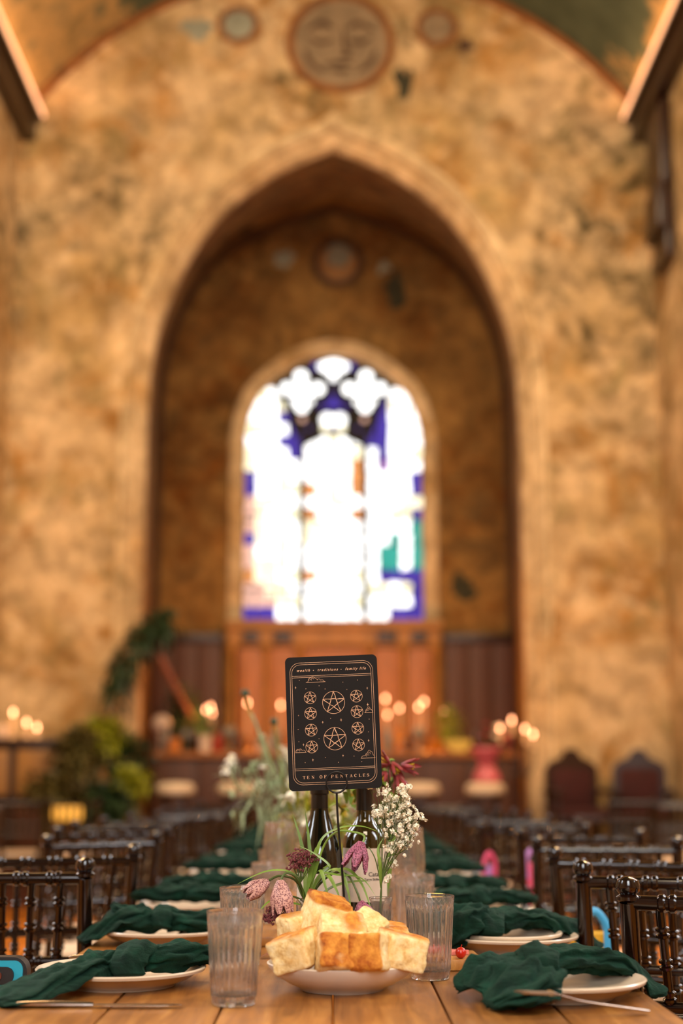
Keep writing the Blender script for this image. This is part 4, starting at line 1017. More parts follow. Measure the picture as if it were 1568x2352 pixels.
def setting(sx, i, y, two):
    side = SIDE_N[sx]; x = sx*.325; o_ = ORD[i]
    tag(link('dinner_plate', PLATE, None, (x, y, TZ)), 'cream dinner plate of the %s place on the %s of the long table' % (o_, side), 'plate', 'dinner plates on the long table')
    z = TZ
    if two:
        tag(link('side_plate', SPLATE, None, (x+sx*(-.004), y+.004, TZ+.0092)), 'smaller cream plate stacked on the %s dinner plate of the %s' % (o_, side), 'plate', 'smaller plates stacked on dinner plates'); z = TZ+.0092
    return x, z
left_s = [2.28+.58*k for k in range(15)]; right_s = [2.16+.58*k for k in range(15)]
two_l = {2}; two_r = {1, 2}
# four napkins modelled where they lie, further ones copied
nap_src = {}
for sx, ys in ((-1, left_s), (1, right_s)):
    for i, y in enumerate(ys):
        two = (i in (two_l if sx < 0 else two_r)) or i > 2 and i % 2 == 0
        x, z = setting(sx, i, y, two)
        R_, hi = (.105, .022) if two else (.13, .027)
        fl = plate_floor(x, y, z, R_, hi, edge=.47)
        lab = 'knotted forest green napkin on the %s plate of the %s of the long table' % (ORD[i], SIDE_N[sx])
        zz = z
        if sx < 0 and i == 0:
            L = [([(-.30, y-.03, .793), (-.345, y-.055, .791), (-.395, y-.11, .776), (-.445, y-.18, .760), (-.474, y-.212, .754)], [.022, .036, .046, .050, .030], [.020, .027, .020, .012, .007]),
                 ([(-.29, y-.02, .793), (-.25, y+.0, .799), (-.21, y+.03, .798), (-.175, y+.05, .788)], [.024, .036, .040, .026], [.020, .021, .020, .012]),
                 ([(-.30, y-.085, .775), (-.305, y-.072, .805), (-.297, y-.03, .822), (-.288, y+.01, .805), (-.285, y+.02, .78)], [.022, .026, .027, .026, .02], [.012, .016, .016, .016, .012])]
            lab = 'forest green napkin with a long tail fanned towards the table corner, behind the nearest knife'
        elif sx < 0 and i == 1:
            L = [([(-.33, y-.01, .80), (-.37, y-.02, .805), (-.41, y-.03, .795), (-.455, y-.04, .767), (-.478, y-.05, .757)], [.022, .045, .055, .06, .03], [.02, .03, .028, .02, .008]),
                 ([(-.335, y-.005, .80), (-.38, y+.0, .815), (-.415, y+.0, .83), (-.43, y+.0, .848)], [.018, .03, .03, .012], [.012, .014, .012, .006]),
                 ([(-.32, y, .80), (-.28, y+.0, .797), (-.23, y+.0, .795), (-.18, y+.01, .788)], [.03, .05, .05, .03], [.024, .022, .022, .014]),
                 ([(-.325, y-.05, .785), (-.33, y-.04, .812), (-.327, y, .826), (-.318, y+.03, .81), (-.315, y+.04, .785)], [.02, .022, .024, .022, .018], [.012, .014, .014, .014, .012])]
            lab = 'forest green napkin with petal-like loops sticking up at its tail'
        elif sx > 0 and i == 0:
            L = [([(.30, y-.01, .80), (.26, y-.02, .796), (.222, y-.05, .780), (.195, y-.07, .765)], [.03, .055, .062, .032], [.024, .032, .026, .013]),
                 ([(.30, y-.05, .80), (.265, y-.10, .785), (.235, y-.13, .770), (.212, y-.14, .760)], [.03, .055, .055, .02], [.024, .03, .018, .008]),
                 ([(.30, y+.01, .800), (.345, y+.04, .806), (.40, y+.065, .800), (.445, y+.07, .782), (.472, y+.06, .752), (.478, y+.05, .742)], [.03, .042, .045, .042, .035, .015], [.024, .023, .021, .016, .009, .006]),
                 ([(.298, y-.09, .775), (.293, y-.075, .81), (.296, y-.02, .832), (.305, y+.035, .815), (.31, y+.06, .785)], [.024, .028, .03, .028, .022], [.014, .018, .018, .016, .012])]
            lab = 'forest green napkin spread wide under the nearest fork on the armchair side'
        elif sx > 0 and i == 1:
            L = [([(.29, y-.01, .81), (.26, y-.02, .815), (.225, y-.04, .805), (.20, y-.06, .78), (.19, y-.07, .765)], [.03, .05, .065, .06, .03], [.026, .036, .036, .026, .012]),
                 ([(.30, y+.01, .808), (.345, y+.045, .814), (.395, y+.06, .808), (.44, y+.05, .792), (.468, y+.02, .762), (.478, y-.0, .746)], [.03, .042, .045, .042, .035, .015], [.024, .022, .02, .018, .011, .006]),
                 ([(.287, y-.08, .785), (.284, y-.06, .815), (.288, y-.01, .835), (.296, y+.03, .82), (.30, y+.05, .79)], [.02, .024, .026, .024, .02], [.012, .016, .016, .014, .012])]
            lab = 'forest green napkin draped over two stacked plates with its tail past the table edge'
        else: L = None
        if L:
            napkin_obj(L, fl, lab, sx*3+i*7.7+20)
        else:
            key = (two, (i+(sx > 0)) % 2)
            if key not in nap_src:
                v = key[1]; f0 = plate_floor(0, 0, 0, R_, hi, edge=None)
                L0 = [([(.03, 0, .042), (-.03, .01, .046), (-.07, .02, .042), (-.115, .02, .036)] if v else [(.03, 0, .042), (-.03, .03, .048), (-.08, .0, .044), (-.12, -.02, .034)], [.026, .046, .05, .03], [.018, .021, .02, .011]),
                      ([(.0, 0, .042), (.05, .02, .046), (.10, .02, .042), (.135, .0, .034)], [.026, .045, .045, .026], [.018, .021, .019, .009]),
                      ([(.01, -.045, .03), (.0, -.03, .052), (.005, 0, .064), (.015, .03, .054), (.02, .045, .03)], [.02, .024, .026, .024, .02], [.012, .016, .016, .014, .012])]
                o = napkin_obj(L0, f0, lab, 50+len(nap_src)*5.3, zr=.030, res=9, seg=36); nap_src[key] = o
            else: o = copy_tree(nap_src[key])
            place(o, (x, y, zz), (0 if sx > 0 else pi)+RC.uniform(-.15, .15), lab)
# cutlery: the nearest ones where they lie, the others beside their plates
def cutlery(me, nm, x, y, rz, lab, tilt=0, z=TZ):
    o = link(nm, me, None, (x, y, z), (0, tilt, rz)); tag(o, lab, 'cutlery', 'forks on the long table' if nm == 'fork' else 'knives on the long table')
cutlery(KNIFE, 'table_knife', -.325, 2.055, -.015, 'steel knife lying nearest the camera in front of the fanned napkin')
cutlery(FORK, 'fork', .330, 1.966, pi+.36, 'steel fork with raised tines in front of the wide napkin, armchair side', -.16, TZ+.0165)
for sx, ys in ((-1, left_s), (1, right_s)):
    for i, y in enumerate(ys):
        sd = SIDE_N[sx]
        if i < len(ys)-1:
            yk = y+.29; nxt = 'between the %s and %s plates of the %s' % (ORD[i], ORD[i+1], sd)
            cutlery(KNIFE, 'table_knife', sx*.345, yk+.012, (0 if sx < 0 else pi)+RC.uniform(-.04, .04), 'steel knife lying ' + nxt)
            cutlery(FORK, 'fork', sx*.35+(.03 if (sx > 0 and i == 0) else 0), yk-.025, (0 if sx < 0 else pi)+(-.30 if (sx > 0 and i == 0) else RC.uniform(-.04, .04)), 'steel fork lying ' + nxt)

# tumblers
def tumbler_mesh(name, mat, seg=112, nf=28):
    m = MB(); H = .128
    def rm(a, z):
        if .010 < z < H*.86: return 1+.05*(abs(cos(nf*a/2))-.6)
        return 1
    outer = [(.0275, 0), (.0295, .0012), (.0305, .004), (.0312, .010), (.0318, .014), (.0330, .035), (.0355, .075), (.0372, H*.80), (.0378, H*.855), (.0384, H*.875), (.0392, H*.93), (.0398, H-.0015), (.0394, H)]
    inner = [(.0384, H), (.0380, H-.0015), (.0374, H*.9), (.0350, .078), (.0318, .030), (.0300, .018), (.0265, .0135), (.012, .0125), (1e-4, .0125)]
    vs = []; prof = [(1e-4, .001)]+outer+inner; no = 1+len(outer); n = len(prof); fs = []
    for i, (r, z) in enumerate(prof):
        for j in range(seg):
            a = 2*pi*j/seg; rr = r*(rm(a, z) if i < no else 1); vs.append((rr*cos(a), rr*sin(a), z))
    for i in range(n-1):
        for j in range(seg):
            k = (j+1) % seg; fs.append((i*seg+j, i*seg+k, (i+1)*seg+k, (i+1)*seg+j))
    m.add(vs, fs); return m.mesh(name, mat, sharp=60)
TUMB = tumbler_mesh('tumbler', M_GLASS); TUMB_F = tumbler_mesh('tumbler_far', M_GLASS_FAR, 56, 14)
tum = [(-.139, 2.085, 'ribbed clear tumbler nearest the camera, standing before the bread bowl'), (-.155, 2.52, 'ribbed clear tumbler behind the nearest one, under the pale fritillary'), (.154, 2.345, 'ribbed clear tumbler beside the bread bowl, armchair side'),
       (.158, 2.84, 'ribbed clear tumbler behind the bud vase, armchair side'), (-.142, 3.25, 'ribbed clear tumbler in front of the plant side wine glass')]
for x, y, lb in tum: tag(link('tumbler', TUMB, None, (x, y, TZ), (0, 0, x*7)), lb, 'glass', 'ribbed tumblers on the long table')
for k in range(13):
    for sx in (-1, 1):
        y = (3.42 if sx > 0 else 3.83)+.58*k
        tag(link('tumbler', TUMB_F, None, (sx*.155, y, TZ), (0, 0, k*.3)), 'ribbed clear tumbler, %s past the wine bottles on the %s' % (ORD[k], SIDE_N[sx]), 'glass', 'ribbed tumblers on the long table')
def wineglass_mesh(name, mat, seg=40):
    m = MB(); m.lathe([(1e-4, .003), (.034, .0), (.035, .0015), (.012, .005), (.0042, .012), (.0038, .07), (.006, .082), (.022, .096), (.035, .118), (.0385, .14), (.037, .175), (.0335, .212), (.0328, .213), (.0322, .212), (.036, .175), (.0374, .14), (.034, .12), (.021, .10), (1e-4, .093)], seg); return m.mesh(name, mat, sharp=60)
WG = wineglass_mesh('wine_glass', M_GLASS_FAR)
for (x, y, lb) in ((-.123, 3.36, 'stemmed wine glass on the plant side beyond the dark bottle'), (.150, 2.98, 'stemmed wine glass behind the white baby\'s breath')):
    t = link('wine_glass', WG, None, (x, y, TZ)); tag(t, lb, 'glass', 'wine glasses on the long table')
for k in range(6):
    for sx in (-1, 1):
        y = 4.2+k*1.16; tag(link('wine_glass', WG, None, (sx*.12, y, TZ)), 'stemmed wine glass, %s past the bottles on the %s' % (ORD[k], SIDE_N[sx]), 'glass', 'wine glasses on the long table')

# ------------------------------------------------------------------ centrepiece: bread, card, bottles, flowers
BX, BY = .014, 2.235
m = MB(); m.lathe([(1e-4, .003), (.050, .003), (.053, 0), (.062, 0), (.065, .003), (.080, .010), (.100, .022), (.111, .034), (.1135, .039), (.111, .0405), (.107, .038), (.096, .026), (.075, .014), (.05, .010), (1e-4, .009)], 64)
tag(m.obj('bread_bowl', M_BOWL, loc=(BX, BY, TZ)), 'shallow white bowl piled with bread squares', 'bowl')
def chunk(loc, rot, size, label, seed):
    bm = bmesh.new(); bmesh.ops.create_cube(bm, size=1); bmesh.ops.subdivide_edges(bm, edges=bm.edges[:], cuts=15, use_grid_fill=True)
    bx, by, bz = size
    for v in bm.verts:
        c = v.co.copy(); k = Vector((c.x*2, c.y*2, c.z*2)); l = max(abs(k.x), abs(k.y), abs(k.z)); 
        # rounded cube
        q = Vector([math.copysign(abs(t)**1.0, t) for t in k]); ln = (abs(q.x)**13+abs(q.y)**13+abs(q.z)**13)**(1/13.); q = q/ln
        p = Vector((q.x*bx/2, q.y*by/2, q.z*bz/2)); 
        p.x *= 1+.10*c.z; p.y *= 1-.08*c.z
        nv = p*34+Vector((seed*3.1, seed, -seed)); d = noise.noise(nv)*.0036+noise.noise(nv*2.6)*.0020+(noise.noise(nv*6)*.0016 if abs(c.z) < .48 else noise.noise(nv*1.3)*.002)
        p += q.normalized()*d; v.co = p
    me = bpy.data.meshes.new('bread_chunk'); bm.to_mesh(me); bm.free(); me.materials.append(M_BREAD); me.shade_smooth()
    o = link('bread_chunk', me, None, loc, rot); tag(o, label, 'bread', 'bread squares piled in the bowl')
E_ = lambda x, y, z: (radians(x), radians(y), radians(z))
# (centre px, py, depth), rotation, size, label
chunks = [((678, 2190, 2.17), E_(8, -17, -24), (.066, .062, .056), 'pale crumbed bread square at the plant side end of the front row'),
 ((771, 2199, 2.148), E_(66, 4, 10), (.060, .056, .058), 'golden crusted bread square in the middle of the front row'),
 ((851, 2191, 2.142), E_(82, -4, -20), (.050, .058, .062), 'golden bread square with dark specks, next to the middle one'),
 ((921, 2189, 2.185), E_(4, 13, 22), (.068, .062, .055), 'bread square with open crumb at the armchair side end of the front row'),
 ((782, 2149, 2.195), E_(38, 6, 12), (.070, .054, .050), 'bread square with dark brown crust lying on top of the front row'),
 ((744, 2114, 2.240), E_(12, 16, 20), (.066, .060, .074), 'pale tall bread square crowning the pile'),
 ((842, 2142, 2.235), E_(20, 28, -30), (.052, .050, .048), 'browned bread square leaning on the armchair side of the top piece'),
 ((682, 2142, 2.255), E_(0, -10, 30), (.050, .050, .052), 'small bread square tucked behind the plant side end of the pile'),
 ((800, 2180, 2.26), E_(0, 0, 40), (.07, .07, .056), 'bread square buried in the middle of the pile'),
 ((890, 2165, 2.265), E_(10, 10, 10), (.056, .054, .054), 'bread square at the back of the pile, armchair side')]
for i, ((px, py, Y), rot, sz, lb) in enumerate(chunks): chunk(at(px, py-5, Y), rot, tuple(q*.93 for q in sz), lb, i+1.3)

# --- card in wire holder
CC = at(765, 1659, 2.305); CWd, CHt = .1485, .2125
roll = radians(2.25)
t = thing('table_card', 'black tarot style table card with pale gold drawings in a wire stand', 'card', CC)
t.rotation_euler = (radians(-3), roll if False else 0, 0)
t.rotation_euler = (radians(-2.0), -roll*-1*-1 if False else 0, 0)
Mroll = Matrix.Rotation(-roll, 4, 'Y')
t.rotation_euler = Mroll.to_euler()
def rrect(w, h, r, n=6):
    out = []
    for cx, cy, a0 in ((w-r, h-r, 0), (-w+r, h-r, pi/2), (-w+r, -h+r, pi), (w-r, -h+r, 3*pi/2)):
        for i in range(n+1): a = a0+pi/2*i/n; out.append((cx+r*cos(a), cy+r*sin(a)))
    return out
pts = rrect(CWd/2, CHt/2, .008); n = len(pts)
m = MB(); m.add([(x, -.0004, z) for x, z in pts]+[(x, .0004, z) for x, z in pts], [tuple(range(n-1, -1, -1)), tuple(range(n, 2*n))]+[(i, (i+1) % n, n+(i+1) % n, n+i) for i in range(n)])
m.obj('card', M_CARD, t, smooth=False)
PY = -.00055
def line(m, pts, w, closed=False):
    pts = [Vector((p[0], 0, p[1])) for p in pts]; n = len(pts); vs = []
    for i, p in enumerate(pts):
        a = pts[i-1] if (closed or i) else p; b = pts[(i+1) % n] if (closed or i < n-1) else p
        d1 = (p-a).normalized() if (p-a).length > 1e-9 else (b-p).normalized(); d2 = (b-p).normalized() if (b-p).length > 1e-9 else d1
        d = (d1+d2).normalized() if (d1+d2).length > 1e-6 else d1; nn = Vector((-d.z, 0, d.x)); c = max(.5, d.dot(d1)); ww = (w[i] if hasattr(w, '__len__') else w)/2/c
        vs += [(p.x+nn.x*ww, PY, p.z+nn.z*ww), (p.x-nn.x*ww, PY, p.z-nn.z*ww)]
    e = n if closed else n-1
    m.add(vs, [(2*i, 2*i+1, 2*((i+1) % n)+1, 2*((i+1) % n)) for i in range(e)])
# card pixel frame: u right, v down from the card centre, in photograph pixels along the card's own axes
PXM = CWd/212.0
def cp(zx, zy):
    """place in the enlarged view of the card (3.92 times) to card coordinates"""
    x = 620+zx/3.92-765.; y = 1480+zy/3.92-1659.
    c, s_ = cos(-.0385), sin(-.0385)
    c2, s2 = cos(-.025), sin(-.025)
    u = x*cos(.037)+y*(-sin(.037))*-1*-1; v = y
    # remove the roll of the card
    a = .0375; u = x*cos(a)-y*sin(a); v = x*sin(.022)+y*cos(.022)
    return (u*PXM, -v*PXM)
LW = .0005
m = MB()
w0 = (960-185)/2/3.92*PXM*.955; 
line(m, rrect(.0668, .0968, .0155, 8), LW, True); line(m, rrect(.0638, .0938, .0135, 8), LW, True); m.obj('border_print', M_PRINT, t, smooth=False)
m = MB()
for z in (.0757, .0731): line(m, [(-.0636, z), (.0636, z)], LW)
for z in (-.0742, -.0716): line(m, [(-.0636, z), (.0636, z)], LW)
m.obj('rule_print', M_PRINT, t, smooth=False)
RP = random.Random(12)
def pentacle(cx, cy, r, lw):
    m = MB(); line(m, [(cx+r*cos(2*pi*i/36), cy+r*sin(2*pi*i/36)) for i in range(36)], lw, True)
    P5 = [(cx+r*1.03*cos(pi/2+2*pi*k/5), cy+r*1.03*sin(pi/2+2*pi*k/5)) for k in range(5)]
    for k in range(5):
        a, b = P5[k], P5[(k+2) % 5]; seg = 9; q = []
        for i in range(seg+1):
            f = i/seg; j = r*.028*(1 if 0 < i < seg else 0); q.append((a[0]+(b[0]-a[0])*f+RP.uniform(-j, j), a[1]+(b[1]-a[1])*f+RP.uniform(-j, j)))
        line(m, q, [lw*RP.uniform(1.0, 2.1) for _ in q])
    m.obj('pentacle_print', M_PRINT, t, smooth=False)
for zx, zy in ((360, 480), (365, 620), (371, 768), (376, 917), (777, 472), (782, 611), (789, 758), (795, 906)): pentacle(*cp(zx, zy), .0095, .0005)
for zx, zy in ((572, 525), (584, 847)): pentacle(*cp(zx, zy), .0178, .00062)
m = MB()
for zx, zy, s_ in ((229, 388, 1), (875, 402, 1), (879, 549, 1.3), (639, 682, 1.2), (474, 700, 1), (257, 637, .6), (302, 896, 1), (387, 1032, 1.1), (656, 998, 1), (885, 868, 1)):
    x, z = cp(zx, zy); r = .0024*s_; k = .00042*s_; pp = []
    for i in range(8): rr = (r if i % 2 == 0 else k*1.2); a = pi/2*i/2; pp.append((x+rr*cos(a)*(.7 if i % 4 == 0 else 1), PY, z+rr*sin(a)))
    m.add([(x, PY, z)]+pp, [(0, 1+i, 1+(i+1) % 8) for i in range(8)])
for zx, zy in ((263, 323), (441, 374), (495, 403), (656, 344), (788, 328), (692, 411), (322, 399), (254, 761), (545, 667), (891, 679), (884, 792), (261, 869), (318, 1054), (498, 1012), (615, 1056), (754, 1004), (823, 1054), (441, 846)):
    x, z = cp(zx, zy); m.add([(x, PY, z)]+[(x+.00055*cos(2*pi*i/8), PY, z+.00055*sin(2*pi*i/8)) for i in range(8)], [(0, 1+i, 1+(i+1) % 8) for i in range(8)])
o = m.obj('star_print', M_PRINT, t, smooth=False); o['kind'] = 'stuff'
def cloud(zx0, zx1, zy, hgt, bumps):
    m = MB(); x0, z0 = cp(zx0, zy); x1, z1 = cp(zx1, zy); z1 = z0; line(m, [(x0, z0), (x1, z0)], .00055)
    q = []; W_ = x1-x0
    for i in range(41):
        f = i/40; h = 0
        for c, w, hh in bumps:
            d = (f-c)/w
            if abs(d) < 1: h = max(h, hh*sqrt(1-d*d))
        q.append((x0+W_*(.04+.92*f), z0+.0008+h*hgt))
    line(m, q, .0004); 
    for c, w, hh in bumps[:2]: line(m, [(x0+W_*(c+.35*w*cos(a)), z0+.0008+hgt*hh*(.45+.28*sin(a))) for a in [k*.5 for k in range(9)]], .00035)
    m.obj('cloud_print', M_PRINT, t, smooth=False)
cloud(322, 498, 342, .0082, [(.34, .17, 1), (.2, .12, .8), (.5, .1, .62), (.68, .1, .5), (.85, .12, .3)])
cloud(850, 928, 622, .0085, [(.5, .25, 1), (.28, .2, .6), (.75, .2, .5)])
cloud(230, 328, 966, .005, [(.2, .2, .9), (.45, .2, 1), (.75, .22, .6)])
cloud(816, 946, 1024, .0115, [(.6, .17, 1), (.42, .14, .6), (.75, .14, .8), (.9, .1, .3), (.2, .2, .25)])
# lettering: hand-built fine serif capitals
GL = {'T': [((.06, 1), (.94, 1), .07), ((.5, 0), (.5, 1), .2), ((.32, 0), (.68, 0), .06), ((.06, .8), (.06, 1), .06), ((.94, .8), (.94, 1), .06)],
 'E': [((.22, 0), (.22, 1), .2), ((.08, 1), (.86, 1), .06), ((.08, 0), (.9, 0), .06), ((.22, .52), (.68, .52), .06), ((.86, .8), (.86, 1), .06), ((.9, 0), (.9, .22), .06), ((.68, .4), (.68, .64), .06)],
 'N': [((.16, 0), (.16, 1), .06), ((.84, 0), (.84, 1), .06), ((.16, 1), (.84, 0), .2), ((.02, 1), (.26, 1), .06), ((.72, 1), (.98, 1), .06), ((.04, 0), (.28, 0), .06)],
 'F': [((.22, 0), (.22, 1), .2), ((.08, 1), (.86, 1), .06), ((.08, 0), (.4, 0), .06), ((.22, .5), (.66, .5), .06), ((.86, .78), (.86, 1), .06), ((.66, .38), (.66, .62), .06)],
 'L': [((.22, 0), (.22, 1), .2), ((.08, 0), (.88, 0), .06), ((.08, 1), (.38, 1), .06), ((.88, 0), (.88, .26), .06)],
 'A': [((.5, 1), (.14, 0), .06), ((.48, 1), (.84, 0), .2), ((.26, .34), (.72, .34), .06), ((.02, 0), (.28, 0), .06), ((.68, 0), (1, 0), .06)]}
def arc(cx, cy, rx, ry, a0, a1, n=14): return [(cx+rx*cos(a0+(a1-a0)*i/n), cy+ry*sin(a0+(a1-a0)*i/n)) for i in range(n+1)]
def glyph(m, ch, x, z, h, wd):
    X = lambda p: (x+p[0]*wd, z+p[1]*h)
    if ch in GL:
        for a, b, w in GL[ch]: line(m, [X(a), X(b)], w*wd)
    elif ch == 'O': q = arc(.5, .5, .40, .5, 0, 2*pi, 24)[:-1]; line(m, [X(p) for p in q], [(.06+.15*abs(cos(2*pi*i/24)))*wd for i in range(24)], True)
    elif ch == 'C': q = arc(.54, .5, .42, .5, .7, 2*pi-.7, 20); line(m, [X(p) for p in q], [(.06+.16*abs(sin(pi*i/20))**2)*wd for i in range(21)]); line(m, [X((.86, .68)), X((.86, 1))], .06*wd)
    elif ch == 'P': line(m, [X((.24, 0)), X((.24, 1))], .2*wd); line(m, [X((.08, 0)), X((.42, 0))], .06*wd); q = [(.1, 1)]+arc(.5, .74, .36, .26, pi/2, -pi/2, 12)+[(.24, .48)]; line(m, [X(p) for p in q], [.06*wd]+[(.06+.14*sin(pi*i/12))*wd for i in range(13)]+[.06*wd])
    elif ch == 'S': q = arc(.5, .75, .3, .25, .5, pi*1.45, 12)+arc(.5, .26, .34, .26, pi*.42, -pi*.85, 12); n_ = len(q); line(m, [X(p) for p in q], [(.06+.16*exp(-((i-n_/2)/(n_*.18))**2))*wd for i in range(n_)]); line(m, [X((.78, .76)), X((.78, 1))], .06*wd); line(m, [X((.15, 0)), X((.15, .26))], .06*wd)
m = MB(); xs_ = [309, 345, 388, None, 459, 499, None, 560, 600, 643, 686, 728, 768, 808, 843, 878]
txt = 'TEN OF PENTACLES'
for i, ch in enumerate(txt):
    if ch == ' ': continue
    u, v = cp(xs_[i], 1178-.021*(xs_[i]-309)*1.0); glyph(m, ch, u-.0022, -.0866-.0010, .0046, .0043)
m.obj('title_lettering', M_PRINT, t, smooth=False)
def text_mesh(body, size, shear=0, spacing=1, bold=0, align='CENTER'):
    c = bpy.data.curves.new('lettering', 'FONT'); c.body = body; c.size = size; c.shear = shear; c.space_character = spacing; c.align_x = align; c.offset = bold; c.resolution_u = 3
    o = bpy.data.objects.new('lettering', c); COL.objects.link(o); dg = bpy.context.evaluated_depsgraph_get(); me = bpy.data.meshes.new_from_object(o.evaluated_get(dg)); bpy.data.objects.remove(o); return me
for body, zx in (('wealth', 295), ('traditions', 516), ('family life', 768)):
    me = text_mesh(body, .0061, .38, 1.34, .00006); me.materials.append(M_PRINT)
    u, v = cp(zx, 215); o = link('header_lettering', me, t, (u, PY, .0826), (pi/2, 0, 0))
m = MB()
for zx in (389, 639):
    u, v = cp(zx, 217); m.add([(u, PY, .0842)]+[(u+.0007*cos(2*pi*i/8), PY, .0842+.0007*sin(2*pi*i/8)) for i in range(8)], [(0, 1+i, 1+(i+1) % 8) for i in range(8)])
m.obj('header_dots', M_PRINT, t, smooth=False)
# wire stand
rc = at(773, 1797, 2.298); sp = at(785, 2060, 2.30)
t = thing('card_stand', 'thin black wire stand whose loop clips the card', 'stand', (rc.x+.008, 2.30, TZ))
loc = Vector((rc.x+.008, 2.30, TZ)); rr = .0163
m = MB(); ringp = [rc-loc+Vector((rr*cos(2*pi*i/32), -.002, rr*sin(2*pi*i/32))) for i in range(33)]; m.tube(ringp, .0014, 8)
ringp = [rc-loc+Vector((rr*.98*cos(2*pi*i/32), .0095, rr*.98*sin(2*pi*i/32))) for i in range(33)]; m.tube(ringp, .0013, 8); m.obj('clip_loop', M_WIRE, t)
m = MB(); m.tube(catmull([rc-loc+Vector((0, 0, -rr)), rc-loc+Vector((.002, 0, -.06)), (.005, 0, .1), (.0, 0, .004)], 6), .0018, 8); m.obj('wire_rod', M_WIRE, t)
m = MB(); m.lathe([(1e-4, 0), (.034, 0), (.035, .002), (.034, .004), (1e-4, .005)], 32); m.obj('base', M_WIRE, t)

# --- wine bottles
def bent_text(me, R, z, a0, mirror=False):
    for v in me.vertices:
        x, y = v.co.x, v.co.y; a = a0+x/R; v.co = Vector((R*sin(a), -R*cos(a), z+y))
def label_mesh(m, R, z0, z1, half, n=24):
    vs = []
    for i in range(n+1):
        a = -half+2*half*i/n; vs += [(R*sin(a), -R*cos(a), z0), (R*sin(a), -R*cos(a), z1)]
    m.add(vs, [(2*i, 2*i+2, 2*i+3, 2*i+1) for i in range(n)])
b1 = at(733, 2100, 2.56); b1.z = TZ
t = thing('wine_bottle', 'dark sloping shouldered wine bottle behind the card, plant side', 'bottle', b1)
m = MB(); m.lathe([(1e-4, .004), (.034, 0), (.0385, .004), (.0395, .012), (.0395, .158), (.0378, .178), (.032, .204), (.0235, .230), (.0168, .250), (.0145, .264), (.0142, .284), (.0158, .285), (.0158, .296), (.0140, .300), (1e-4, .300)], 48); m.obj('glass', M_BOTTLE, t)
m = MB(); m.lathe([(.0150, .245), (.0153, .262), (.0148, .283), (.0166, .285), (.0166, .300), (.012, .303), (1e-4, .3035)], 40); m.obj('capsule', M_CAPSULE, t)
m = MB(); label_mesh(m, .0399, .068, .150, 1.35); m.obj('label', M_PAPER, t)
me = text_mesh('Rosso', .016, .5, 1.0, .0002); bent_text(me, .0401, .100, .25); me.materials.append(M_INK); link('label_lettering', me, t)
b2 = at(838, 2090, 2.59); b2.z = TZ
t = thing('wine_bottle', 'olive glass wine bottle with cream paper label behind the bud vase', 'bottle', b2)
m = MB(); m.lathe([(1e-4, .004), (.033, 0), (.0375, .004), (.0385, .012), (.0385, .196), (.0375, .208), (.032, .221), (.022, .232), (.0158, .241), (.0145, .254), (.0140, .306), (.0155, .308), (.0155, .316), (1e-4, .317)], 48); m.obj('glass', M_BOTTLE2, t)
m = MB(); m.lathe([(.0152, .256), (.0150, .304), (.0163, .306), (.0163, .317), (.0125, .320), (1e-4, .3205)], 40); m.obj('capsule', M_CAPSULE, t)
m = MB(); label_mesh(m, .0389, .100, .191, 1.5); m.obj('label', M_PAPER, t)
for body, size, z, a0, sh, al in (('Viu', .024, .157, .38, .5, 'LEFT'), ('Catarratto', .0105, .1435, .13, 0, 'LEFT'), ('Terre Siciliane', .0056, .1365, -.05, 0, 'LEFT')):
    me = text_mesh(body, size, sh, 1.0, .00015 if size < .02 else 0, al); bent_text(me, .0391, z, a0); me.materials.append(M_INK); link('label_lettering', me, t)
m = MB()
for k in range(4): 
    vs = []
    pts = [(-.95+.12*k+.05*sin(j*1.7+k), .108+.012*j) for j in range(7)]
    for a, z in pts: vs += [(.0391*sin(a-.006), -.0391*cos(a-.006), z), (.0391*sin(a+.006), -.0391*cos(a+.006), z)]
    m.add(vs, [(2*i, 2*i+1, 2*i+3, 2*i+2) for i in range(6)])
m.obj('label_drawing', simple('faint_blue_grey_ink', '#a3a09a', .8, .05), t)

# --- bud vases
def bud_vase(loc, label, h=.125, dark=False):
    t = thing('bud_vase', label, 'vase', loc)
    o = [(1e-4, .0), (.026, .0), (.029, .003), (.0285, .010), (.0235, .03), (.0165, .055), (.0145, .075), (.0155, .095), (.0165, .112), (.0160, .116), (.0185, .1215), (.0192, h-.001), (.0180, h), (.0168, .1215), (.0142, .112), (.0130, .095), (.0122, .075), (.0142, .055), (.0205, .03), (.0235, .014), (1e-4, .011)]
    m = MB(); m.lathe(o, 60, rmod=lambda a, z: 1+.03*cos(10*a) if .005 < z < .11 else 1); m.obj('glass', M_GLASS, t, sharp=60)
    return t
V2 = at(875, 2152, 2.34); V2.z = TZ
vz2 = at(874, 2016, 2.34).z-TZ
vase2 = bud_vase((V2.x, 2.345, TZ), 'clear ribbed bud vase holding white baby\'s breath', .125)
V1 = at(703, 2130, 2.36)
vase1 = bud_vase((V1.x, 2.36, TZ), 'clear bud vase of fritillaries and grassy leaves behind the bread', .120)

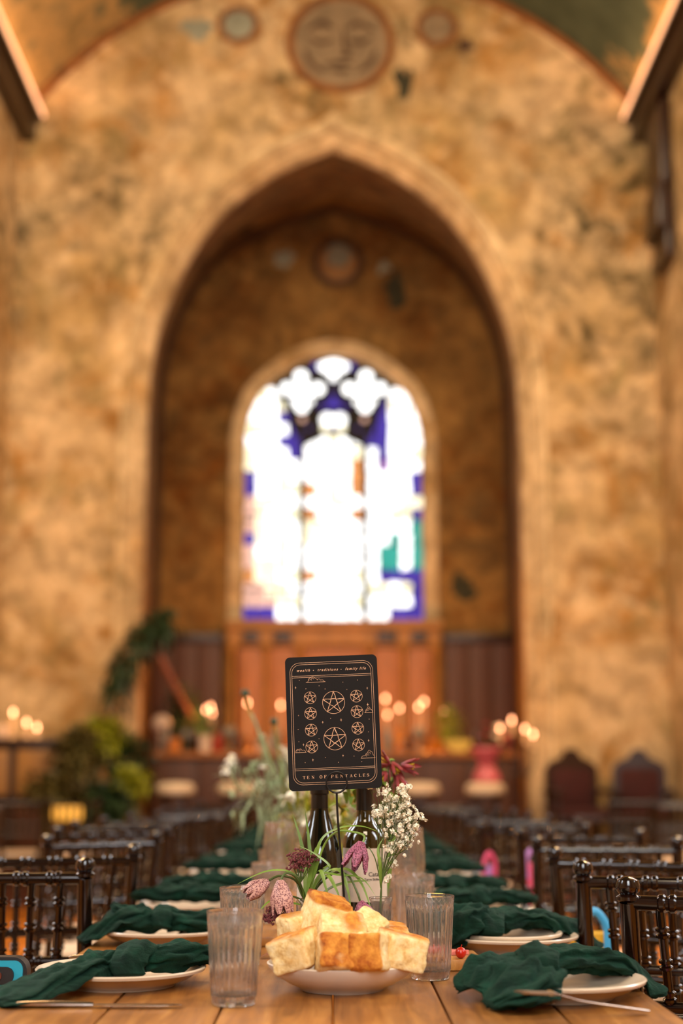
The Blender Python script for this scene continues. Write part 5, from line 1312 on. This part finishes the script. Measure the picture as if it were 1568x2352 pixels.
# flowers: fritillaries
def fritillary_flower(name, parent, c, axis, L, W_, open_, mat, seed=0, spin=0, stem=None):
    """six-petalled nodding bell; c is where the stem meets it, axis points to the mouth"""
    if stem: parent = stem
    axis = Vector(axis).normalized(); q = Vector((0, 0, -1)).rotation_difference(axis).to_matrix()
    for k in range(6):
        a = 2*pi*k/6+spin; m = MB(); nr = 9; vs = []
        for i in range(nr):
            f = i/(nr-1); rad = W_*(.18+.66*sin(pi*min(.5, f*.75+.02))-.16*max(0, f-.6)*2.5)+W_*open_*.8*f**2.6; wid = W_*(.74-.28*open_)*max(.05, sin(pi*(.14+.80*f)))**.8; z = -L*f
            for s_ in (-1, -.5, 0, .5, 1):
                aa = a+s_*wid/max(rad, W_*.35)*(.8)
                rr = rad*(1-.12*s_*s_)+(.0012 if k % 2 else 0)
                p = Vector((rr*cos(aa), rr*sin(aa), z)); p += Vector((noise.noise(p*160+Vector((seed, k, 0))),)*3)*.0012; vs.append(Vector(c)+q @ p)
        m.add(vs, [(i*5+j, i*5+j+1, (i+1)*5+j+1, (i+1)*5+j) for i in range(nr-1) for j in range(4)])
        m.obj('petal', mat, parent)
    m = MB()
    for k in range(5):
        a = 2*pi*k/5; m.tube([Vector(c)+q @ Vector((.002*cos(a), .002*sin(a), -.1*L)), Vector(c)+q @ Vector((.005*cos(a), .005*sin(a), -.75*L))], [.0007, .0013], 5)
    m.obj('stamens', M_YELLOW, parent)
def rp(parent, px, py, Y): return at(px, py, Y)-Vector(parent.location)
def stem_of(parent, pts, r=.0016, mat=None, name='stem'):
    m = MB(); P = catmull([rp(parent, *p) for p in pts], 7); m.tube(P, r, 7); return m.obj(name, mat or M_STEM, parent)
def blade(parent, pts, w, mat=None, up=(0, -.6, 1)):
    m = MB(); P = catmull([rp(parent, *p) for p in pts], 6); m.ribbon(P, w*1.35, up, .25); m.obj('leaf', mat or M_LEAF, parent)
v = vase1
root1 = [(700, 2140, 2.36), (702, 2080, 2.36)]
# stems with flowers
st = stem_of(v, root1+[(690, 2040, 2.345), (672, 2018, 2.33), (640, 2012, 2.315), (618, 2022, 2.305)], .0019, name='fritillary')
fritillary_flower('f', v, rp(v, 617, 2024, 2.305), (-.75, -.25, -.45), .042, .0165, .0, M_FRIT_P, 1, .3, stem=st)
st = stem_of(v, root1+[(695, 2045, 2.34), (676, 2012, 2.31), (655, 2006, 2.30), (645, 2022, 2.295)], .0019, name='fritillary')
fritillary_flower('f', v, rp(v, 644, 2022, 2.292), (.10, -.2, -1), .052, .0215, .06, M_FRIT_P, 2, .1, stem=st)
st = stem_of(v, root1+[(722, 2010, 2.35), (745, 1940, 2.34), (775, 1910, 2.33), (815, 1912, 2.32), (836, 1920, 2.31), (833, 1936, 2.305)], .0018, M_LEAF, name='fritillary')
fritillary_flower('f', v, rp(v, 830, 1934, 2.305), (-.30, -.25, -1), .045, .0205, .6, M_FRIT, 3, .5, stem=st)
st = stem_of(v, root1+[(735, 2030, 2.34), (770, 2005, 2.33), (800, 2012, 2.31), (820, 2050, 2.30), (828, 2075, 2.30)], .0018, name='fritillary')
fritillary_flower('f', v, rp(v, 828, 2072, 2.298), (.25, -.5, -.8), .040, .019, .75, M_FRIT, 4, .0, stem=st)
# grassy leaves
for pts, w in (([(705, 2090, 2.36), (712, 2010, 2.35), (725, 1955, 2.345), (728, 1945, 2.345)], .0030), ([(703, 2090, 2.36), (720, 2000, 2.35), (738, 1930, 2.34), (780, 1902, 2.33), (830, 1898, 2.32), (872, 1912, 2.31)], .0026),
  ([(700, 2090, 2.36), (735, 2020, 2.34), (757, 1992, 2.33), (720, 1960, 2.32), (685, 1942, 2.31)], .0030), ([(706, 2090, 2.36), (740, 2022, 2.34), (790, 1996, 2.32), (830, 2030, 2.30), (858, 2110, 2.29)], .0028),
  ([(704, 2085, 2.36), (745, 2010, 2.33), (780, 2000, 2.31), (797, 2040, 2.30), (806, 2085, 2.30)], .0030), ([(702, 2090, 2.36), (730, 2030, 2.33), (752, 2012, 2.31), (770, 2040, 2.30), (785, 2075, 2.30)], .0030),
  ([(700, 2090, 2.36), (690, 2030, 2.33), (665, 2003, 2.31), (610, 2002, 2.29), (546, 2030, 2.28)], .0026), ([(705, 2080, 2.36), (760, 2040, 2.34), (810, 2026, 2.33), (850, 2024, 2.32)], .0032),
  ([(700, 2090, 2.36), (672, 2060, 2.33), (620, 2070, 2.30), (590, 2100, 2.28)], .0022), ([(704, 2085, 2.36), (735, 2015, 2.35), (757, 1990, 2.345), (741, 1994, 2.34)], .0042),
  ([(700, 2090, 2.36), (730, 2012, 2.33), (775, 2010, 2.31), (830, 2018, 2.30), (862, 2058, 2.29)], .0020), ([(702, 2090, 2.36), (715, 2030, 2.33), (735, 2000, 2.31), (748, 2040, 2.30), (757, 2070, 2.30)], .0026),
  ([(704, 2100, 2.36), (690, 2080, 2.34), (660, 2076, 2.32), (640, 2086, 2.31)], .0032), ([(700, 2085, 2.37), (700, 1990, 2.40), (690, 1930, 2.42), (672, 1870, 2.43)], .0026), ([(703, 2085, 2.37), (712, 1990, 2.40), (708, 1920, 2.42), (700, 1860, 2.44)], .0024)):
    blade(v, pts, w)
# dark umbels (wild carrot)
def umbel(parent, c, base, R_, n, seed, mat=M_DARKFL):
    Rr = random.Random(seed); c = rp(parent, *c); base = rp(parent, *base); ax = (c-base).normalized(); m = MB(); f = MB()
    for i in range(n):
        d = Vector((Rr.gauss(0, 1), Rr.gauss(0, 1), Rr.gauss(0, 1))).normalized(); e = c+Vector((d.x, d.y*.8, d.z*.6))*R_*Rr.uniform(.35, 1)+ax*R_*.25
        if i % 3 == 0: m.tube([base, base*.4+e*.6+ax*-.002, e], [.0008, .0006, .0004], 5)
        for k in range(9):
            o = Vector((Rr.uniform(-1, 1), Rr.uniform(-1, 1), Rr.uniform(-1, 1)))*.0048; f.sphere(e+o, Rr.uniform(.0012, .0022), 5, 4)
    m.obj('umbel_stems', M_STEM, parent); o = f.obj('umbel_florets', mat, parent); o['kind'] = 'stuff'
stem_of(v, root1+[(690, 2050, 2.34), (680, 2020, 2.34), (686, 2005, 2.34)], .0014); umbel(v, (690, 1985, 2.335), (688, 2030, 2.335), .027, 46, 4)
stem_of(v, root1+[(676, 2060, 2.33), (650, 2065, 2.31), (640, 2080, 2.30)], .0014); umbel(v, (632, 2094, 2.30), (652, 2072, 2.30), .020, 32, 6)
# baby's breath
v = vase2; Rb = random.Random(10)
base = [(872, 2140, 2.345), (876, 2030, 2.345)]
tips = [(905, 1830, 2.34), (925, 1850, 2.33), (940, 1880, 2.33), (880, 1860, 2.34), (955, 1905, 2.32), (895, 1900, 2.33), (935, 1930, 2.33), (872, 1880, 2.35), (915, 1945, 2.33), (890, 1815, 2.36), (962, 1885, 2.34), (925, 1815, 2.34), (900, 1975, 2.33), (865, 1868, 2.34), (945, 1840, 2.35)]
m = MB()
for (tx, ty, tY) in tips:
    mid = (876+(tx-876)*.35+Rb.uniform(-4, 4), 2030+(ty-2030)*.45, 2.34)
    P = catmull([rp(v, *base[0]), rp(v, *base[1]), rp(v, *mid), rp(v, tx, ty, tY)], 5); m.tube(P, [.0011*(1-.6*i/len(P)) for i in range(len(P))], 5)
m.obj('stems', M_STEM, v)
def floret(seed):
    R = random.Random(seed); f = MB()
    for k in range(11):
        a = 2*pi*k/11*2.3; e = R.uniform(-.2, .9); d = Vector((cos(a)*cos(e), sin(a)*cos(e), sin(e))); 
        f.ribbon([d*.0004, d*.0017+Vector((0, 0, .0003)), d*.0029], [.0006, .0015, .0008], (0.2, .3, 1), .3)
    f.sphere((0, 0, 0), .0011, 6, 5); return f.mesh('blossom', M_WHITEFL)
FLO = [floret(k) for k in range(3)]
tw = MB(); cnt = 0
clusters = [(905, 1835, 20), (930, 1850, 20), (945, 1880, 22), (885, 1865, 18), (955, 1908, 16), (900, 1900, 22), (930, 1925, 20), (875, 1880, 10), (920, 1945, 14), (885, 1815, 9), (962, 1888, 8), (922, 1818, 12), (905, 1870, 22), (925, 1890, 22), (910, 1965, 7), (895, 1940, 8), (866, 1866, 5), (896, 1985, 4), (868, 1815, 3), (900, 2015, 3), (905, 1848, 20)]
for (cx, cy, k) in clusters:
    for j in range(k):
        if cnt >= 285: break
        px, py = Rb.gauss(cx, 8.5), Rb.gauss(cy, 9.5); Y = Rb.uniform(2.312, 2.37); p = rp(v, px, py, Y)
        o = link('blossom', FLO[cnt % 3], v, p, (Rb.uniform(0, 1.6), Rb.uniform(-.8, .8), Rb.uniform(0, 6))); s_ = Rb.uniform(1.25, 1.9); o.scale = (s_,)*3; cnt += 1
        c2 = rp(v, 876+(cx-876)*.7, cy+(2030-cy)*.22, 2.34); 
        if j % 2 == 0: tw.tube([c2, c2*.4+p*.6+Vector((0, 0, -.002)), p], [.0006, .0005, .0004], 4)
tw.obj('twigs', M_STEM, v)
blade(v, [(874, 2040, 2.345), (872, 1985, 2.33), (868, 1950, 2.33), (880, 1925, 2.33)], .002); 
stem_of(v, [(876, 2040, 2.345), (862, 1975, 2.33), (846, 1945, 2.33)], .0009, M_STEM)
# dusky red blossoms rising behind the card
tq = thing('flower_bunch', 'tall stems of dusky red columbines rising behind the black card', 'flowers', (at(880, 2100, 2.75).x, 2.75, TZ))
m = MB(); m.lathe([(1e-4, 0), (.028, 0), (.03, .004), (.022, .04), (.017, .08), (.020, .11), (.018, .11), (.015, .08), (.019, .04), (1e-4, .012)], 32); m.obj('vase', M_GLASS_FAR, tq, sharp=60)
for (px, py, ax) in ((900, 1752, (.3, -.4, -.6)), (922, 1757, (.8, -.4, -.1)), (886, 1772, (-.4, -.5, -.7)), (912, 1782, (.3, -.5, -.9)), (893, 1757, (-.5, -.5, .3))):
    st = stem_of(tq, [(880, 2110, 2.75), (884, 1950, 2.75), (892, 1820, 2.74), (px, py, 2.70)], .0014, name='columbine'); fritillary_flower('f', tq, rp(tq, px, py, 2.70), ax, .032, .013, .9, M_REDFL, px*.1, stem=st)
for pts in (((878, 2090, 2.75), (868, 1950, 2.75), (875, 1840, 2.74)), ((880, 2090, 2.75), (905, 1900, 2.75), (935, 1830, 2.74)), ((880, 2090, 2.75), (850, 1900, 2.75), (800, 1850, 2.72)), ((880, 2090, 2.75), (845, 1930, 2.75), (792, 1890, 2.72)), ((880, 2090, 2.75), (860, 1880, 2.75), (820, 1815, 2.72))):
    blade(tq, pts, .006, M_LEAF)
foliage('foliage', [(tuple(rp(tq, 885, 1800, 2.72)), (.02, .02, .03)), (tuple(rp(tq, 805, 1870, 2.72)), (.03, .03, .05))], 60, .035, .006, M_LEAF, tq, 5)

# further arrangements along the table
def arrangement(x, y, label, tall, seed, mats):
    R = random.Random(seed); t = thing('flower_arrangement', label, 'flowers', (x, y, TZ), group='flower arrangements along the long table')
    m = MB(); m.lathe([(1e-4, 0), (.04, 0), (.045, .004), (.05, .06), (.035, .11), (.04, .13), (.037, .13), (.032, .11), (.046, .06), (1e-4, .01)], 28); m.obj('vase', M_GLASS_FAR, t, sharp=60)
    m = MB(); heads = []
    for k in range(16):
        a = R.uniform(0, 2*pi); l = R.uniform(.5, 1)*tall; sp = R.uniform(.1, .42)*tall; e = Vector((sp*cos(a), sp*.6*sin(a), .06+l)); m.tube(catmull([(0, 0, .04), (e.x*.3, e.y*.3, .06+l*.5), e], 4), .0018, 5); heads.append(e)
    m.obj('stems', M_LEAF_P, t)
    foliage('foliage', [(tuple(h*.75), (.05, .05, .07)) for h in heads], 170, .07, .0055, mats[0], t, seed)
    for k, h in enumerate(heads):
        f = MB()
        for j in range(12):
            d = Vector((R.gauss(0, 1), R.gauss(0, 1), R.gauss(0, .6))).normalized(); f.ribbon([h, h+d*.012+Vector((0, 0, .004)), h+d*.024], [.003, .009, .003])
        f.sphere(h, .006, 6, 5); f.obj('flower_head', mats[1+k % (len(mats)-1)], t)
    return t
arrangement(-.02, 3.45, 'flower arrangement with yellow green leaves right behind the two bottles', .24, 3, (M_LEAF_Y, M_WHITEFL, M_YELLOW, M_WHITEFL))
ar = arrangement(-.17, 4.35, 'tall airy arrangement of white and sage wildflowers beyond the card, plant side', .40, 7, (M_LEAF_P, M_WHITEFL, M_LEAF_P, M_WHITEFL))
stem_of(ar, [(665, 1930, 4.35), (650, 1850, 4.32), (612, 1730, 4.28), (578, 1640, 4.25)], .004, M_LEAF_P); 
m = MB(); m.sphere(rp(ar, 563, 1592, 4.25), .013, 8, 6); stem_of(ar, [(665, 1930, 4.35), (620, 1740, 4.3), (575, 1640, 4.26), (563, 1594, 4.25)], .002, M_LEAF); m.obj('dark_seed_head', M_LEAF_D, ar)
m = MB(); m.sphere(rp(ar, 629, 1657, 4.25), .012, 8, 6); stem_of(ar, [(665, 1930, 4.35), (650, 1800, 4.3), (629, 1660, 4.25)], .002, M_LEAF); m.obj('dark_seed_head', M_LEAF_D, ar)
arrangement(.02, 5.6, 'low leafy arrangement with pink and white flowers midway along the table', .24, 9, (M_LEAF, M_PINKFL, M_WHITEFL))
arrangement(-.02, 7.3, 'leafy arrangement with cream flowers on the far part of the table', .26, 13, (M_LEAF_P, M_WHITEFL, M_YELLOW))
arrangement(.03, 9.4, 'leafy arrangement with red flowers at the far end of the table', .26, 17, (M_LEAF, M_REDFL, M_WHITEFL))

# serving boards, meat, tomato
def board(loc, rz, sx, sy, label):
    m = MB(); m.bbox(-sx/2, sx/2, -sy/2, sy/2, 0, .018, .003); o = m.obj('serving_board', M_TABLE, loc=loc); o.rotation_euler = (0, 0, rz); tag(o, label, 'board', 'wooden serving boards')
board((.152, 2.50, TZ), .04, .19, .13, 'wooden serving board behind the armchair side tumbler')
board((-.19, 2.86, TZ), -.05, .22, .14, 'wooden serving board beyond the plant side tumbler')
M_HAM = simple('pink_cured_meat', '#c0685c', .5, .35, 40)
for k in range(4):
    m = MB(); ps = [(.03*cos(a)*(1+.2*sin(3*a+k)), .022*sin(a), .004+.004*sin(2*a+k)) for a in [2*pi*i/16 for i in range(16)]]; m.add([(0, 0, .008)]+ps+[(x, y, .0) for x, y, z in ps], [(0, 1+i, 1+(i+1) % 16) for i in range(16)]+[(1+i, 17+i, 17+(i+1) % 16, 1+(i+1) % 16) for i in range(16)])
    tag(m.obj('ham_slice', M_HAM, loc=(.095+.034*k, 2.50+.014*(k % 2), TZ+.0185)), '%s folded slice of pink ham on the armchair side board' % ORD[k], 'meat', 'ham slices on the board')
m = MB(); m.sphere((0, 0, .009), .0092, 14, 10); m.tube([(0, 0, .017), (.002, 0, .022)], .0008, 5); tag(m.obj('cherry_tomato', simple('tomato_red', '#b8200c', .25, .15, 20), loc=(.212, 2.452, TZ+.0182)), 'red cherry tomato at the end of the armchair side board', 'tomato')
# dried red petals scattered on the table
for k, (px, py, lb) in enumerate(((628, 2152, 'fallen dusky red petal on the table behind the bowl, plant side'), (637, 2160, 'fallen dusky red petal closest to the pile of bread'), (612, 2163, 'fallen dusky red petal furthest from the pile of bread'))):
    p = at(px, py, 2.62); f = MB(); f.ribbon([(-.008, 0, .001), (0, .001, .006), (.009, 0, .002)], [.003, .006, .002]); tag(f.obj('fallen_petal', M_REDFL, loc=(p.x, 2.62, TZ+.0005)), lb, 'petal', 'petals on the table')

# --- bags on the chairs
M_TEAL = simple('teal_enamel', '#1f93ac', .35, .12, 10); M_YEL = simple('yellow_band', '#d8a01c', .5, .15, 10); M_BLK = simple('black_rubber', '#0d0806', .5, .2, 20); M_SKY = simple('sky_blue_handle', '#3f9fd0', .5, .15, 10)
t = thing('teal_handbag', 'teal handbag with black rim and handle slot standing on a chair by the table corner', 'bag', (-.665, 2.33, .50))
def slab(w, z0, z1, r, y0, y1, n=6):
    m = MB(); pts = [(x, (z0+z1)/2+z) for x, z in rrect(w, (z1-z0)/2, r, n)]; k = len(pts)
    m.add([(x, y0, z) for x, z in pts]+[(x, y1, z) for x, z in pts], [tuple(range(k-1, -1, -1)), tuple(range(k, 2*k))]+[(i, (i+1) % k, k+(i+1) % k, k+i) for i in range(k)]); return m
slab(.185, .0, .285, .022, .0, .03).obj('rim', M_BLK, t)
slab(.179, .235, .280, .014, -.004, 0.034).obj('teal_panel', M_TEAL, t)
slab(.166, .245, .271, .0125, -.009, 0.039).obj('handle_slot', M_BLK, t)
slab(.148, .252, .264, .005, -.013, 0.043).obj('handle', simple('brown_leather_handle', '#5a2410', .4, .3, 30), t)
slab(.176, .206, .230, .004, -.004, 0.034).obj('yellow_band', M_YEL, t)
for k in range(9):
    slab(.011, .215, .223, .002, -.0065, -.0035).obj('black_dash', M_BLK, t).location = (-.15+k*.0375, 0, 0)
def gift_bag(loc, rz, c1, c2, label, w=.055, h=.265):
    t = thing('gift_bag', label, 'bag', loc, rz, 'gift bags on the chairs')
    m = MB(); m.bbox(-w, w, -.03, .03, 0, h, .006); m.obj('body', c1, t)
    m = MB(); m.tube(catmull([(-w*.6, -.032, h-.05), (-w*.65, -.034, h+.01), (0, -.034, h+.045), (w*.65, -.034, h+.01), (w*.6, -.032, h-.05)], 6), .009, 8); m.obj('handle', c2, t)
gift_bag((.535, 3.07, .497), .1, M_YEL, M_SKY, 'yellow gift bag with sky blue loop handle on the second armchair side chair', .042, h=.25)
M_PINKB = simple('hot_pink_paper', '#d8486c', .6, .15, 10)
gift_bag((.68, 5.02, .497), 0, M_PINKB, simple('lilac_ribbon', '#b880c0', .5, .1, 10), 'pink gift bag with lilac handle on an armchair side chair', .035, .28)
gift_bag((.545, 5.22, .497), .3, simple('lilac_paper', '#a880c0', .6, .1, 10), M_PINKB, 'lilac gift bag on a chair beside the pink one', .03, .26)
gift_bag((.515, 2.14, .60), .4, M_PINKB, M_BLK, 'pink and black pouch poking up past the table corner, armchair side', .022, .115)
# ORDER_END
print('objects', len(bpy.data.objects))
